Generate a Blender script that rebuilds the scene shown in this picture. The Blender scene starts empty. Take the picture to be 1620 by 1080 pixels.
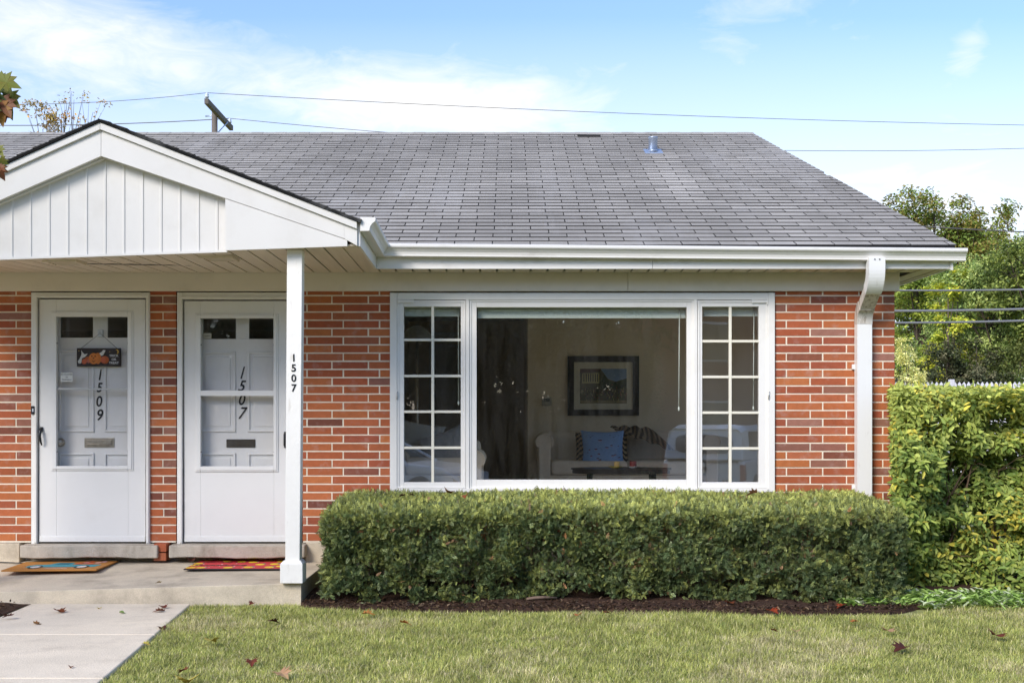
import bpy, math, random
import numpy as np
from mathutils import Vector, Matrix
random.seed(7); rng = np.random.default_rng(11)
R = math.radians

# ------------------------------------------------------------------ camera, sky, sun, exposure
scene = bpy.context.scene
cam_d = bpy.data.cameras.new('camera'); cam = bpy.data.objects.new('camera', cam_d)
scene.collection.objects.link(cam); scene.camera = cam
F = 1900.0; CX = 806.0; HY = 660.0; CZ = 1.2; CD = 10.0
cam_d.sensor_width = 36.0; cam_d.lens = 36.0 * F / 1620.0
cam_d.shift_x = (810 - CX) / 1620.0; cam_d.shift_y = (HY - 540) / 1620.0
cam.location = (0, -CD, CZ); cam.rotation_euler = (R(90), 0, 0)
cam_d.clip_start = 0.05; cam_d.clip_end = 4000

SUN_EL, SUN_AZ = 35.0, -34.0      # azimuth of the sun seen from the house, measured from -Y towards -X
world = bpy.data.worlds.new('World'); scene.world = world; world.use_nodes = True
wt = world.node_tree; wt.nodes.clear()
def WN(t, **k):
    n = wt.nodes.new(t)
    for a, b in k.items(): setattr(n, a, b)
    return n
sun_dir = Vector((math.sin(R(SUN_AZ)) * math.cos(R(SUN_EL)), -math.cos(R(SUN_AZ)) * math.cos(R(SUN_EL)), math.sin(R(SUN_EL))))
sky = WN('ShaderNodeTexSky', sky_type='NISHITA', sun_disc=False, sun_elevation=R(SUN_EL))
sky.sun_rotation = math.atan2(sun_dir.x, sun_dir.y)
sky.air_density = 1.15; sky.dust_density = 0.6; sky.ozone_density = 2.2
tc = WN('ShaderNodeTexCoord'); sep = WN('ShaderNodeSeparateXYZ'); wt.links.new(tc.outputs['Generated'], sep.inputs[0])
def WM(op, a, b=None, c=None, clamp=False):
    n = WN('ShaderNodeMath', operation=op); n.use_clamp = clamp
    for i, v in enumerate((a, b, c)):
        if v is None: continue
        if isinstance(v, (int, float)): n.inputs[i].default_value = v
        else: wt.links.new(v, n.inputs[i])
    return n.outputs[0]
# high thin clouds: noise on a flat layer overhead plus a few big banks placed by direction
zc = WM('MAXIMUM', sep.outputs['Z'], 0.02)
zc2 = WM('ADD', zc, 0.10)
ux = WM('DIVIDE', sep.outputs['X'], zc2); uy = WM('DIVIDE', sep.outputs['Y'], zc2)
comb = WN('ShaderNodeCombineXYZ'); wt.links.new(ux, comb.inputs[0]); wt.links.new(uy, comb.inputs[1])
mp = WN('ShaderNodeMapping'); mp.inputs['Scale'].default_value = (1.15, 1.0, 1.0); mp.inputs['Rotation'].default_value = (0, 0, R(24)); mp.inputs['Location'].default_value = (3.1, 1.4, 0)
wt.links.new(comb.outputs[0], mp.inputs[0])
n1 = WN('ShaderNodeTexNoise'); n1.inputs['Scale'].default_value = 1.25; n1.inputs['Detail'].default_value = 9; n1.inputs['Roughness'].default_value = 0.6; n1.inputs['Distortion'].default_value = 0.5
wt.links.new(mp.outputs[0], n1.inputs[0])
n2 = WN('ShaderNodeTexNoise'); n2.inputs['Scale'].default_value = 5.0; n2.inputs['Detail'].default_value = 8; n2.inputs['Roughness'].default_value = 0.62; n2.inputs['Distortion'].default_value = 0.9
wt.links.new(mp.outputs[0], n2.inputs[0])
# azimuth-like coordinate (x/y) and elevation of the layers
az = WM('DIVIDE', sep.outputs['X'], WM('MAXIMUM', sep.outputs['Y'], 0.05))
el = WM('DIVIDE', sep.outputs['Z'], WM('MAXIMUM', sep.outputs['Y'], 0.05))
def bank(a0, e0, wa, we, tilt):
    da = WM('SUBTRACT', az, a0); de = WM('SUBTRACT', WM('SUBTRACT', el, e0), WM('MULTIPLY', da, tilt))
    q = WM('ADD', WM('POWER', WM('ABSOLUTE', WM('DIVIDE', da, wa)), 2.0), WM('POWER', WM('ABSOLUTE', WM('DIVIDE', de, we)), 2.0))
    return WM('EXPONENT', WM('MULTIPLY', q, -1.0))
b = WM('MULTIPLY', bank(-0.38, 0.325, 0.19, 0.052, -0.16), 0.80)
b = WM('ADD', b, WM('MULTIPLY', bank(-0.055, 0.262, 0.12, 0.032, -0.05), 0.85))
b = WM('ADD', b, WM('MULTIPLY', bank(0.22, 0.345, 0.06, 0.02, 0.15), 0.30))
b = WM('ADD', b, WM('MULTIPLY', bank(0.385, 0.31, 0.022, 0.03, 1.2), 0.42))
b = WM('ADD', b, WM('MULTIPLY', bank(0.36, 0.17, 0.14, 0.05, 0.0), 0.45))
low = WM('SUBTRACT', 1.0, WM('MULTIPLY', WM('SUBTRACT', el, 0.20), 7.5, clamp=True), clamp=True)   # whitish haze towards the horizon
field = WM('ADD', WM('MULTIPLY', n1.outputs[0], 1.1), WM('MULTIPLY', n2.outputs[0], 0.85))
cl = WM('SUBTRACT', WM('ADD', field, WM('MULTIPLY', b, 0.80)), 1.17)
cl = WM('MULTIPLY', cl, 1.35, clamp=True)
cl = WM('ADD', cl, WM('MULTIPLY', low, 0.55), clamp=True)
mix = WN('ShaderNodeMix', data_type='RGBA'); wt.links.new(cl, mix.inputs[0])
tn_ = WN('ShaderNodeMix', data_type='RGBA', blend_type='MULTIPLY'); tn_.inputs[0].default_value = 1.0; tn_.inputs[7].default_value = (0.76, 0.80, 0.96, 1); wt.links.new(sky.outputs[0], tn_.inputs[6]); wt.links.new(tn_.outputs[2], mix.inputs[6]); mix.inputs[7].default_value = (4.3, 4.32, 4.36, 1)
bg = WN('ShaderNodeBackground'); bg.inputs[1].default_value = 0.13
wt.links.new(mix.outputs[2], bg.inputs[0])
wo = WN('ShaderNodeOutputWorld'); wt.links.new(bg.outputs[0], wo.inputs[0])

sl = bpy.data.lights.new('sun', 'SUN'); sl.energy = 2.0; sl.angle = R(24); sl.color = (1.0, 0.935, 0.85)
so = bpy.data.objects.new('sun', sl); scene.collection.objects.link(so)
so.rotation_euler = sun_dir.to_track_quat('Z', 'Y').to_euler(); so.location = (-12, -20, 20)
scene.view_settings.view_transform = 'Standard'; scene.view_settings.look = 'None'
scene.view_settings.gamma = 1.0; scene.view_settings.use_curve_mapping = False
scene.view_settings.exposure = 1.04
scene.cycles.max_bounces = 8; scene.cycles.transparent_max_bounces = 24; scene.cycles.caustics_reflective = False; scene.cycles.caustics_refractive = False

# ------------------------------------------------------------------ helpers
def X(px, Y): return (px - CX) * (CD + Y) / F
def Z(py, Y): return CZ + (HY - py) * (CD + Y) / F
def srgb(r, g, b): return tuple(((c/255)/12.92 if c/255 <= .04045 else ((c/255+.055)/1.055)**2.4) for c in (r, g, b))

class MB:
    """collects polygons with an optional colour per face and material slot per face"""
    def __init__(s): s.v = []; s.f = []; s.c = []; s.m = []; s.sm = []
    def face(s, pts, col=(1,1,1), mat=0, smooth=False):
        n = len(s.v); s.v += [tuple(p) for p in pts]; s.f.append(tuple(range(n, n+len(pts)))); s.c.append(col); s.m.append(mat); s.sm.append(smooth)
    def box(s, x0, x1, y0, y1, z0, z1, col=(1,1,1), mat=0):
        if x0 > x1: x0, x1 = x1, x0
        if y0 > y1: y0, y1 = y1, y0
        if z0 > z1: z0, z1 = z1, z0
        s.hexa([(x0,y0,z0),(x1,y0,z0),(x1,y1,z0),(x0,y1,z0),(x0,y0,z1),(x1,y0,z1),(x1,y1,z1),(x0,y1,z1)], col, mat)
    def hexa(s, p, col=(1,1,1), mat=0):
        n = len(s.v); s.v += [tuple(q) for q in p]
        for q in ((3,2,1,0),(4,5,6,7),(0,1,5,4),(1,2,6,5),(2,3,7,6),(3,0,4,7)):
            s.f.append(tuple(n+i for i in q)); s.c.append(col); s.m.append(mat); s.sm.append(False)
    def prism(s, pts, vec, col=(1,1,1), mat=0):
        """polygon pts extruded by vec"""
        a = [Vector(p) for p in pts]; b = [p + Vector(vec) for p in a]; n = len(a)
        nv = len(s.v); s.v += [tuple(p) for p in a + b]
        fs = [tuple(nv+i for i in range(n))[::-1], tuple(nv+n+i for i in range(n))] + [(nv+i, nv+(i+1)%n, nv+n+(i+1)%n, nv+n+i) for i in range(n)]
        for f in fs: s.f.append(f); s.c.append(col); s.m.append(mat); s.sm.append(False)
    def tube(s, pts, rad, n=8, col=(1,1,1), mat=0, caps=True):
        pts = [Vector(p) for p in pts]; rad = rad if isinstance(rad, (list, tuple)) else [rad]*len(pts)
        nv = len(s.v); prev = None
        for i, p in enumerate(pts):
            d = (pts[min(i+1, len(pts)-1)] - pts[max(i-1, 0)]).normalized()
            ref = Vector((0,0,1)) if abs(d.z) < .9 else Vector((1,0,0))
            u = prev if prev is not None else ref
            u = (u - d*u.dot(d)).normalized(); w = d.cross(u); prev = u
            for k in range(n):
                a = 2*math.pi*k/n; s.v.append(tuple(p + (u*math.cos(a) + w*math.sin(a))*rad[i]))
        for i in range(len(pts)-1):
            for k in range(n):
                a = nv+i*n+k; b_ = nv+i*n+(k+1)%n
                s.f.append((a, b_, b_+n, a+n)); s.c.append(col); s.m.append(mat); s.sm.append(True)
        if caps:
            s.f.append(tuple(nv+k for k in range(n))[::-1]); s.f.append(tuple(nv+(len(pts)-1)*n+k for k in range(n)))
            for _ in range(2): s.c.append(col); s.m.append(mat); s.sm.append(False)
    def loft(s, rings, col=(1,1,1), mat=0, caps=True, smooth=True, closed=True):
        n = len(rings[0]); nv = len(s.v)
        for r in rings: s.v += [tuple(p) for p in r]
        for i in range(len(rings)-1):
            for k in range(n if closed else n-1):
                a = nv+i*n+k; b_ = nv+i*n+(k+1)%n
                s.f.append((a, b_, b_+n, a+n)); s.c.append(col); s.m.append(mat); s.sm.append(smooth)
        if caps and closed:
            s.f.append(tuple(nv+k for k in range(n))[::-1]); s.f.append(tuple(nv+(len(rings)-1)*n+k for k in range(n)))
            for _ in range(2): s.c.append(col); s.m.append(mat); s.sm.append(False)
    def lathe(s, prof, c, n=20, axis='z', col=(1,1,1), mat=0, caps=True):
        rings = []
        for r, h in prof:
            ring = []
            for k in range(n):
                a = 2*math.pi*k/n; u, w = r*math.cos(a), r*math.sin(a)
                ring.append({'z': (c[0]+u, c[1]+w, c[2]+h), 'y': (c[0]+u, c[1]+h, c[2]+w), 'x': (c[0]+h, c[1]+u, c[2]+w)}[axis])
            rings.append(ring)
        s.loft(rings, col, mat, caps)

def bare(name, me, mat, parent=None, loc=None):
    o = bpy.data.objects.new(name, me); scene.collection.objects.link(o)
    for m in (mat if isinstance(mat, (list, tuple)) else [mat]): me.materials.append(m)
    if parent is not None: o.parent = parent
    if loc is not None: o.location = loc
    return o
def wloc(o):
    l = Vector((0,0,0))
    while o is not None: l += o.location; o = o.parent
    return l
def obj(name, mb, mat, parent=None, bevel=0, local=False, base=None, seg=2, recalc=True):
    """one mesh object. vertices are given in world coordinates unless local; base moves the origin there"""
    v = np.array(mb.v, dtype=float); off = Vector((0,0,0))
    if not local:
        off = wloc(parent)
        if base is not None: v = v - np.array(base)
        else: v = v - np.array(off)
    me = bpy.data.meshes.new(name); me.from_pydata(v.tolist(), [], mb.f)
    me.polygons.foreach_set('material_index', mb.m); me.polygons.foreach_set('use_smooth', mb.sm)
    cols = np.repeat(np.array([tuple(c)[:3] + (1,) for c in mb.c], dtype=np.float32), [len(f) for f in mb.f], axis=0)
    at = me.color_attributes.new('Col', 'FLOAT_COLOR', 'CORNER'); at.data.foreach_set('color', cols.ravel())
    if recalc:
        import bmesh
        bm = bmesh.new(); bm.from_mesh(me); bmesh.ops.recalc_face_normals(bm, faces=bm.faces); bm.to_mesh(me); bm.free()
    me.update()
    o = bare(name, me, mat, parent)
    if base is not None and not local: o.location = Vector(base) - off
    if bevel:
        md = o.modifiers.new('bevel', 'BEVEL'); md.width = bevel; md.segments = seg; md.limit_method = 'ANGLE'; md.angle_limit = R(40)
    return o
def tag(o, label=None, cat=None, group=None, kind=None):
    if label: o['label'] = label
    if cat: o['category'] = cat
    if group: o['group'] = group
    if kind: o['kind'] = kind
    return o
def empty(name, loc, label, cat, group=None, rz=0):
    o = bpy.data.objects.new(name, None); scene.collection.objects.link(o); o.location = loc; o.rotation_euler = (0,0,rz); o.empty_display_size = .2
    return tag(o, label, cat, group)
def copy_tree(o, parent=None):
    c = o.copy(); scene.collection.objects.link(c)
    if parent is not None: c.parent = parent
    for ch in list(o.children): copy_tree(ch, c)
    return c
def bulk(name, V, Fc, C, mat, parent=None, base=(0,0,0), smooth=False):
    """big mesh from arrays: V (n,3), Fc (m,k), C (m,3)"""
    V = V - np.array(base); m, k = Fc.shape
    me = bpy.data.meshes.new(name)
    me.vertices.add(len(V)); me.vertices.foreach_set('co', V.astype(np.float32).ravel())
    me.loops.add(m*k); me.loops.foreach_set('vertex_index', Fc.astype(np.int32).ravel())
    me.polygons.add(m); me.polygons.foreach_set('loop_start', np.arange(0, m*k, k, dtype=np.int32))
    try: me.polygons.foreach_set('loop_total', np.full(m, k, dtype=np.int32))
    except Exception: pass
    at = me.color_attributes.new('Col', 'FLOAT_COLOR', 'CORNER')
    cc = np.repeat(np.hstack([C, np.ones((m,1))]), k, axis=0).astype(np.float32); at.data.foreach_set('color', cc.ravel())
    if smooth: me.polygons.foreach_set('use_smooth', np.ones(m, dtype=bool))
    me.update(calc_edges=True); me.validate()
    o = bare(name, me, mat, parent); o.location = Vector(base) - wloc(parent)
    return o
def unit(a): return a / np.maximum(np.linalg.norm(a, axis=1, keepdims=True), 1e-9)
def frames(n, up):
    """random leaf directions d and normals u; 'up' is an (n,3) preferred normal with noise already mixed in"""
    u = unit(up); r = unit(rng.normal(size=(n,3))); d = unit(r - u*np.sum(r*u, axis=1, keepdims=True)); return d, u
def leaves(P, D, U, L, W, C, name, mat, parent=None, base=(0,0,0), fold=.25):
    """pointed leaf = two quads meeting on a folded midrib"""
    S = np.cross(D, U); L = L[:,None]; W = W[:,None]
    a = P; t = P + D*L - U*L*.10; q1 = P + D*L*.30; q2 = P + D*L*.72
    l1 = q1 + S*W*.42 + U*W*fold; l2 = q2 + S*W*.30 + U*W*fold*.6; r1 = q1 - S*W*.42 + U*W*fold; r2 = q2 - S*W*.30 + U*W*fold*.6
    V = np.stack([a, l1, l2, t, r2, r1], axis=1).reshape(-1,3); n = len(P); i = np.arange(n)[:,None]*6
    Fc = np.vstack([i + np.array([0,1,2,3]), i + np.array([0,3,4,5])]); return bulk(name, V, Fc, np.vstack([C, C]), mat, parent, base)
def vnoise(p, s, seed=0):
    """smooth value noise on an (n,2|3) array"""
    p = p * s; k = np.floor(p).astype(np.int64); f = p - k; f = f*f*(3-2*f); dim = p.shape[1]; out = np.zeros(len(p))
    for c in range(2**dim):
        w = np.ones(len(p)); h = np.full(len(p), seed*7919+13, dtype=np.int64)
        for a in range(dim):
            bit = (c >> a) & 1; w *= f[:,a] if bit else 1-f[:,a]; h = h*1103515245 + (k[:,a]+bit)*(73856093+a*19349663); h ^= (h >> 13)
        h = (h*2654435761) & 0xffffffff; h ^= h >> 15; h = (h * 2246822519) & 0xffffffff
        out += w * (h / 0xffffffff)
    return out

# ------------------------------------------------------------------ materials
def material(name, col=(.5,.5,.5), rough=.6, attr=False, var=.0, vscale=3.0, bump=.0, bscale=60.0, metal=0.0, spec=.4, dirt=None, dscale=2.0, dth=(.5,.7), transl=0, coat=0, vstretch=(1,1,1), fine=0, fscale=200):
    m = bpy.data.materials.new(name); m.use_nodes = True; t = m.node_tree; p = t.nodes['Principled BSDF']; L = t.links
    p.inputs['Roughness'].default_value = rough; p.inputs['Metallic'].default_value = metal; p.inputs['Specular IOR Level'].default_value = spec
    if coat: p.inputs['Coat Weight'].default_value = coat
    N = t.nodes.new
    tco = N('ShaderNodeTexCoord'); mpn = N('ShaderNodeMapping'); mpn.inputs['Scale'].default_value = vstretch; L.new(tco.outputs['Object'], mpn.inputs[0])
    if attr:
        a = N('ShaderNodeAttribute'); a.attribute_name = 'Col'; cur = a.outputs['Color']
        if attr == 'mul':
            mm = N('ShaderNodeMix'); mm.data_type = 'RGBA'; mm.blend_type = 'MULTIPLY'; mm.inputs[0].default_value = 1; L.new(cur, mm.inputs[6]); mm.inputs[7].default_value = (*col, 1); cur = mm.outputs[2]
    else:
        rgb = N('ShaderNodeRGB'); rgb.outputs[0].default_value = (*col, 1); cur = rgb.outputs[0]
    def vary(cur, scale, amt, detail=5):
        n = N('ShaderNodeTexNoise'); n.inputs['Scale'].default_value = scale; n.inputs['Detail'].default_value = detail; L.new(mpn.outputs[0], n.inputs[0])
        mr = N('ShaderNodeMapRange'); mr.inputs[1].default_value = .25; mr.inputs[2].default_value = .75; mr.inputs[3].default_value = 1-amt; mr.inputs[4].default_value = 1+amt; L.new(n.outputs[0], mr.inputs[0])
        vm = N('ShaderNodeVectorMath'); vm.operation = 'SCALE'; L.new(cur, vm.inputs[0]); L.new(mr.outputs[0], vm.inputs['Scale']); return vm.outputs[0]
    if var: cur = vary(cur, vscale, var)
    if fine: cur = vary(cur, fscale, fine, 3)
    if dirt:
        n = N('ShaderNodeTexNoise'); n.inputs['Scale'].default_value = dscale; n.inputs['Detail'].default_value = 8; n.inputs['Roughness'].default_value = .65; L.new(mpn.outputs[0], n.inputs[0])
        mr = N('ShaderNodeMapRange'); mr.inputs[1].default_value = dth[0]; mr.inputs[2].default_value = dth[1]; mr.inputs[4].default_value = dirt[3]; L.new(n.outputs[0], mr.inputs[0])
        mm = N('ShaderNodeMix'); mm.data_type = 'RGBA'; L.new(mr.outputs[0], mm.inputs[0]); L.new(cur, mm.inputs[6]); mm.inputs[7].default_value = (*dirt[:3], 1); cur = mm.outputs[2]
    L.new(cur, p.inputs['Base Color'])
    if bump:
        n = N('ShaderNodeTexNoise'); n.inputs['Scale'].default_value = bscale; n.inputs['Detail'].default_value = 6; L.new(tco.outputs['Object'], n.inputs[0])
        b_ = N('ShaderNodeBump'); b_.inputs['Strength'].default_value = bump; b_.inputs['Distance'].default_value = .01; L.new(n.outputs[0], b_.inputs['Height']); L.new(b_.outputs[0], p.inputs['Normal'])
    if transl:
        tr = N('ShaderNodeBsdfTranslucent'); mx = N('ShaderNodeMixShader'); mx.inputs[0].default_value = transl
        L.new(cur, tr.inputs[0]); L.new(p.outputs[0], mx.inputs[1]); L.new(tr.outputs[0], mx.inputs[2]); L.new(mx.outputs[0], t.nodes['Material Output'].inputs[0])
    return m
def glass(name, tint=(.9,.93,.92), refl=1.0, base=.0, smudge=.03):
    m = bpy.data.materials.new(name); m.use_nodes = True; t = m.node_tree; t.nodes.clear(); N = t.nodes.new; L = t.links
    tr = N('ShaderNodeBsdfTransparent'); tr.inputs[0].default_value = (*tint, 1)
    gl = N('ShaderNodeBsdfGlossy'); gl.inputs['Roughness'].default_value = .0
    tcn = N('ShaderNodeTexCoord'); nz = N('ShaderNodeTexNoise'); nz.inputs['Scale'].default_value = 1.6; nz.inputs['Detail'].default_value = 2; L.new(tcn.outputs['Object'], nz.inputs[0])
    bp = N('ShaderNodeBump'); bp.inputs['Strength'].default_value = .05; bp.inputs['Distance'].default_value = .012; L.new(nz.outputs[0], bp.inputs['Height']); L.new(bp.outputs[0], gl.inputs['Normal'])
    ge = N('ShaderNodeNewGeometry'); dt = N('ShaderNodeVectorMath'); dt.operation = 'DOT_PRODUCT'; L.new(ge.outputs['Normal'], dt.inputs[0]); L.new(ge.outputs['Incoming'], dt.inputs[1])
    def mth(op, a, b_):
        q = N('ShaderNodeMath'); q.operation = op; q.use_clamp = op != 'ABSOLUTE'
        for i_, v_ in enumerate((a, b_)):
            if isinstance(v_, (int, float)): q.inputs[i_].default_value = v_
            else: L.new(v_, q.inputs[i_])
        return q.outputs[0]
    c1 = mth('ABSOLUTE', dt.outputs['Value'], 0.0); c2 = mth('POWER', mth('SUBTRACT', 1.0, c1), 5.0)      # Schlick, the same from both sides
    mt = N('ShaderNodeMath'); mt.operation = 'MULTIPLY_ADD'; mt.use_clamp = True; mt.inputs[1].default_value = .9*min(refl, 1); mt.inputs[2].default_value = base + .04*refl; L.new(c2, mt.inputs[0])
    mx = N('ShaderNodeMixShader'); L.new(mt.outputs[0], mx.inputs[0]); L.new(tr.outputs[0], mx.inputs[1]); L.new(gl.outputs[0], mx.inputs[2])
    out = mx.outputs[0]
    if smudge:   # dried wipe marks and dust on the pane
        df = N('ShaderNodeBsdfDiffuse'); df.inputs[0].default_value = (.75,.73,.68,1)
        mpn = N('ShaderNodeMapping'); mpn.inputs['Scale'].default_value = (9,9,1.3); L.new(tcn.outputs['Object'], mpn.inputs[0])
        n2 = N('ShaderNodeTexNoise'); n2.inputs['Scale'].default_value = 1.3; n2.inputs['Detail'].default_value = 9; n2.inputs['Roughness'].default_value = .7; n2.inputs['Distortion'].default_value = .8; L.new(mpn.outputs[0], n2.inputs[0])
        mr = N('ShaderNodeMapRange'); mr.inputs[1].default_value = .40; mr.inputs[2].default_value = .78; mr.inputs[3].default_value = smudge*.3; mr.inputs[4].default_value = smudge*3; L.new(n2.outputs[0], mr.inputs[0])
        m2 = N('ShaderNodeMixShader'); L.new(mr.outputs[0], m2.inputs[0]); L.new(out, m2.inputs[1]); L.new(df.outputs[0], m2.inputs[2]); out = m2.outputs[0]
    o = N('ShaderNodeOutputMaterial'); L.new(out, o.inputs[0]); return m

M = dict(
 brick=material('brick_face', attr=True, rough=.78, var=.10, vscale=22, bump=.35, bscale=120, fine=.10, fscale=240, dirt=(.46,.34,.30,.38), dscale=9, dth=(.54,.74), spec=.25),
 mortar=material('mortar', (.80,.715,.57), .95, var=.12, vscale=15, bump=.5, bscale=180, spec=.1),
 white=material('white_paint', (.76,.74,.695), .42, var=.02, vscale=2.5, dirt=(.50,.46,.38,.32), dscale=3.2, dth=(.52,.80), bump=.04, bscale=30),
 post=material('post_paint', (.78,.76,.71), .5, var=.03, vscale=6, dirt=(.42,.36,.28,.55), dscale=9, dth=(.60,.74), bump=.25, bscale=25, vstretch=(1,1,.35)),
 alum=material('white_aluminium', (.66,.64,.60), .42, var=.04, vscale=1.8, dirt=(.46,.42,.35,.35), dscale=2.6, dth=(.50,.80), bump=.03, bscale=8),
 gutter=material('gutter_enamel', (.74,.72,.68), .36, dirt=(.36,.32,.26,.45), dscale=2.6, dth=(.56,.80), vstretch=(1,1,3), bump=.05, bscale=14),
 spout=material('downspout_enamel', (.74,.735,.71), .38, dirt=(.30,.26,.20,.55), dscale=9, dth=(.60,.80), vstretch=(2,2,.5)),
 spoutdirt=material('soiled_enamel', (.60,.56,.50), .55, dirt=(.16,.12,.08,.8), dscale=14, dth=(.47,.66), vstretch=(3,3,.6)),
 cream=material('cream_trim', (.74,.67,.575), .55, var=.04, vscale=2.0, dirt=(.38,.34,.26,.35), dscale=2.5, dth=(.5,.8), bump=.06, bscale=10),
 soffit=material('soffit_panel', (.66,.58,.47), .6, var=.07, vscale=5, vstretch=(7,.4,1)),
 groove=material('soffit_gap', (.05,.045,.04), .9),
 clear=glass('clear_glass', (.99,.99,.99), 0, 0, 0),
 muntin=material('muntin_paint', (.74,.70,.58), .5),
 shingle=material('asphalt_shingle', attr=True, rough=.95, var=.10, vscale=.9, bump=.6, bscale=260, fine=.20, fscale=170, spec=.15, dirt=(.52,.51,.50,.35), dscale=.7, dth=(.5,.75), vstretch=(2.2,.5,.5)),
 sheath=material('roof_felt', (.02,.02,.021), .95),
 galv=material('galvanised_metal', (.42,.48,.58), .35, metal=.6, var=.15, vscale=12),
 black=material('black_enamel', (.012,.012,.013), .35),
 bronze=material('aged_bronze', (.16,.13,.10), .4, metal=.7, var=.2, vscale=30),
 brass=material('tarnished_mail_slot', (.035,.028,.018), .6, metal=.0, var=.15, vscale=30),
 nickel=material('dull_nickel', (.40,.36,.30), .35, metal=.8, var=.15, vscale=30),
 steel=material('hinge_steel', (.5,.5,.48), .4, metal=.6),
 door=material('door_enamel', (.72,.71,.685), .42, var=.03, vscale=3, dirt=(.5,.47,.42,.25), dscale=3, dth=(.55,.8)),
 darkglass=glass('door_light_glass', (.5,.5,.5), 2.0, .03, 0),
 pane=glass('window_glass', (.965,.97,.95), 1.6, .15, .010),
 casepane=glass('casement_glass', (.965,.97,.96), 1.6, .20, .012),
 stormpane=glass('storm_glass', (.985,.985,.985), 1.3, .0, .014),
 inner=material('entry_door_paint', (.70,.69,.67), .5, var=.03, vscale=3),
 concrete=material('weathered_concrete', (.60,.515,.385), .9, var=.10, vscale=2.5, bump=.35, bscale=90, fine=.16, fscale=160, dirt=(.24,.20,.15,.65), dscale=3.0, dth=(.48,.72), spec=.2),
 walk=material('pale_concrete', (.74,.64,.49), .9, var=.09, vscale=3.2, bump=.3, bscale=110, fine=.16, fscale=200, dirt=(.40,.33,.24,.5), dscale=3.4, dth=(.50,.75), spec=.2),
 stone=material('limestone_sill', (.46,.41,.335), .9, var=.12, vscale=6, bump=.5, bscale=70, dirt=(.18,.15,.11,.6), dscale=7, dth=(.5,.7), vstretch=(1,1,.5), spec=.2),
 soil=material('bark_mulch_soil', (.060,.035,.024), .95, var=.45, vscale=30, bump=1.0, bscale=70, fine=.3, fscale=200, spec=.1),
 lawn=material('lawn_soil', (.30,.30,.12), .95, var=.35, vscale=6, bump=.6, bscale=60, spec=.1),
 grass=material('grass_blade', attr=True, rough=.55, transl=.3, spec=.25),
 leaf=material('leaf', attr=True, rough=.5, transl=.28, spec=.3),
 needle=material('yew_needle', attr=True, rough=.5, transl=.12, spec=.3),
 bark=material('bark', (.10,.075,.055), .95, var=.3, vscale=12, bump=.8, bscale=40),
 twig=material('hedge_twig', (.15,.10,.06), .9, var=.25, vscale=30),
 printed=material('painted', attr=True, rough=.7, var=.06, vscale=30),
 fabric=material('upholstery', (.80,.68,.52), .95, var=.07, vscale=8, bump=.4, bscale=300, spec=.1),
 fabricc=material('patterned_fabric', attr=True, rough=.95, var=.06, vscale=20, bump=.3, bscale=250, spec=.1),
 wall=material('room_paint', (.88,.74,.54), .8, var=.05, vscale=1.5),
 dark=material('dark_wood', (.02,.016,.013), .35),
 carpet=material('carpet', (.60,.52,.42), .95, var=.1, vscale=20),
 ceil=material('ceiling_paint', (.82,.80,.75), .9),
 wood=material('weathered_pole', (.14,.12,.10), .9, var=.3, vscale=8, bump=.6, bscale=40, vstretch=(1,1,.2)),
 wire=material('cable', (.10,.09,.09), .5),
 cable=material('insulated_cable', (.19,.19,.20), .4),
 porcelain=material('porcelain', (.55,.6,.66), .2),
 fence=material('fence_paint', (.62,.60,.66), .7, var=.1, vscale=3),
 carpaint=material('vehicle_paint', (.90,.90,.89), .22, coat=.6),
 cartrim=material('dark_trim', (.03,.03,.032), .4),
 carglass=material('vehicle_glass', (.02,.022,.025), .06, spec=.8),
 tyre=material('tyre_rubber', (.02,.02,.02), .8),
 chrome=material('chrome', (.6,.6,.6), .15, metal=1),
 redlens=material('red_lens', (.35,.02,.02), .2),
 asphalt=material('asphalt', (.06,.06,.06), .9, var=.2, vscale=2, bump=.3, bscale=80),
 stucco=material('tan_stucco', (.50,.43,.30), .9, var=.08, vscale=2),
)

# ------------------------------------------------------------------ the setting
GZ = -0.165                                    # lawn level at the house
def lawn_z(x, y):
    s = 0.0
    if y < -5.5: s = -min(1.0, (-5.5 - y) / 6.5) * 0.58
    return GZ + s
STX = -1.51                                     # right edge of the stoop
def stoop_z(x, y):                              # the slab has settled towards its outer left corner
    return 0.029 * min(0, (x - STX)) * max(0, min(1, -y / 1.30))
# ground sheet to the horizon, with a gentle fall to the street
mb = MB()
xs = [-1500, -300, -60, -25, -12, -6, -3.46, -2.2, 0, 3, 6, 12, 25, 60, 300, 1500]
ys = [-1500, -300, -60, -12, -10.5, -9, -7.5, -6.5, -5.5, -4, -2, 0, 12, 40, 120, 400, 1500]
for i in range(len(xs)-1):
    for j in range(len(ys)-1):
        q = [(xs[i], ys[j]), (xs[i+1], ys[j]), (xs[i+1], ys[j+1]), (xs[i], ys[j+1])]
        mb.face([(x, y, lawn_z(x, y) - (0 if y > -11.9 else 0)) for x, y in q], smooth=True)
ground = tag(obj('ground', mb, M['lawn']), kind='structure')
mb = MB(); mb.box(-200, 200, -22.5, -13.0, -1.2, -.735)
tag(obj('road', mb, M['asphalt']), kind='structure')
mb = MB(); mb.box(-200, 200, -13.0, -12.8, -1.2, -.62); mb.box(-200, 200, -22.7, -22.5, -1.2, -.62)
tag(obj('kerb', mb, M['concrete'], bevel=.015), kind='structure')
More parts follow.
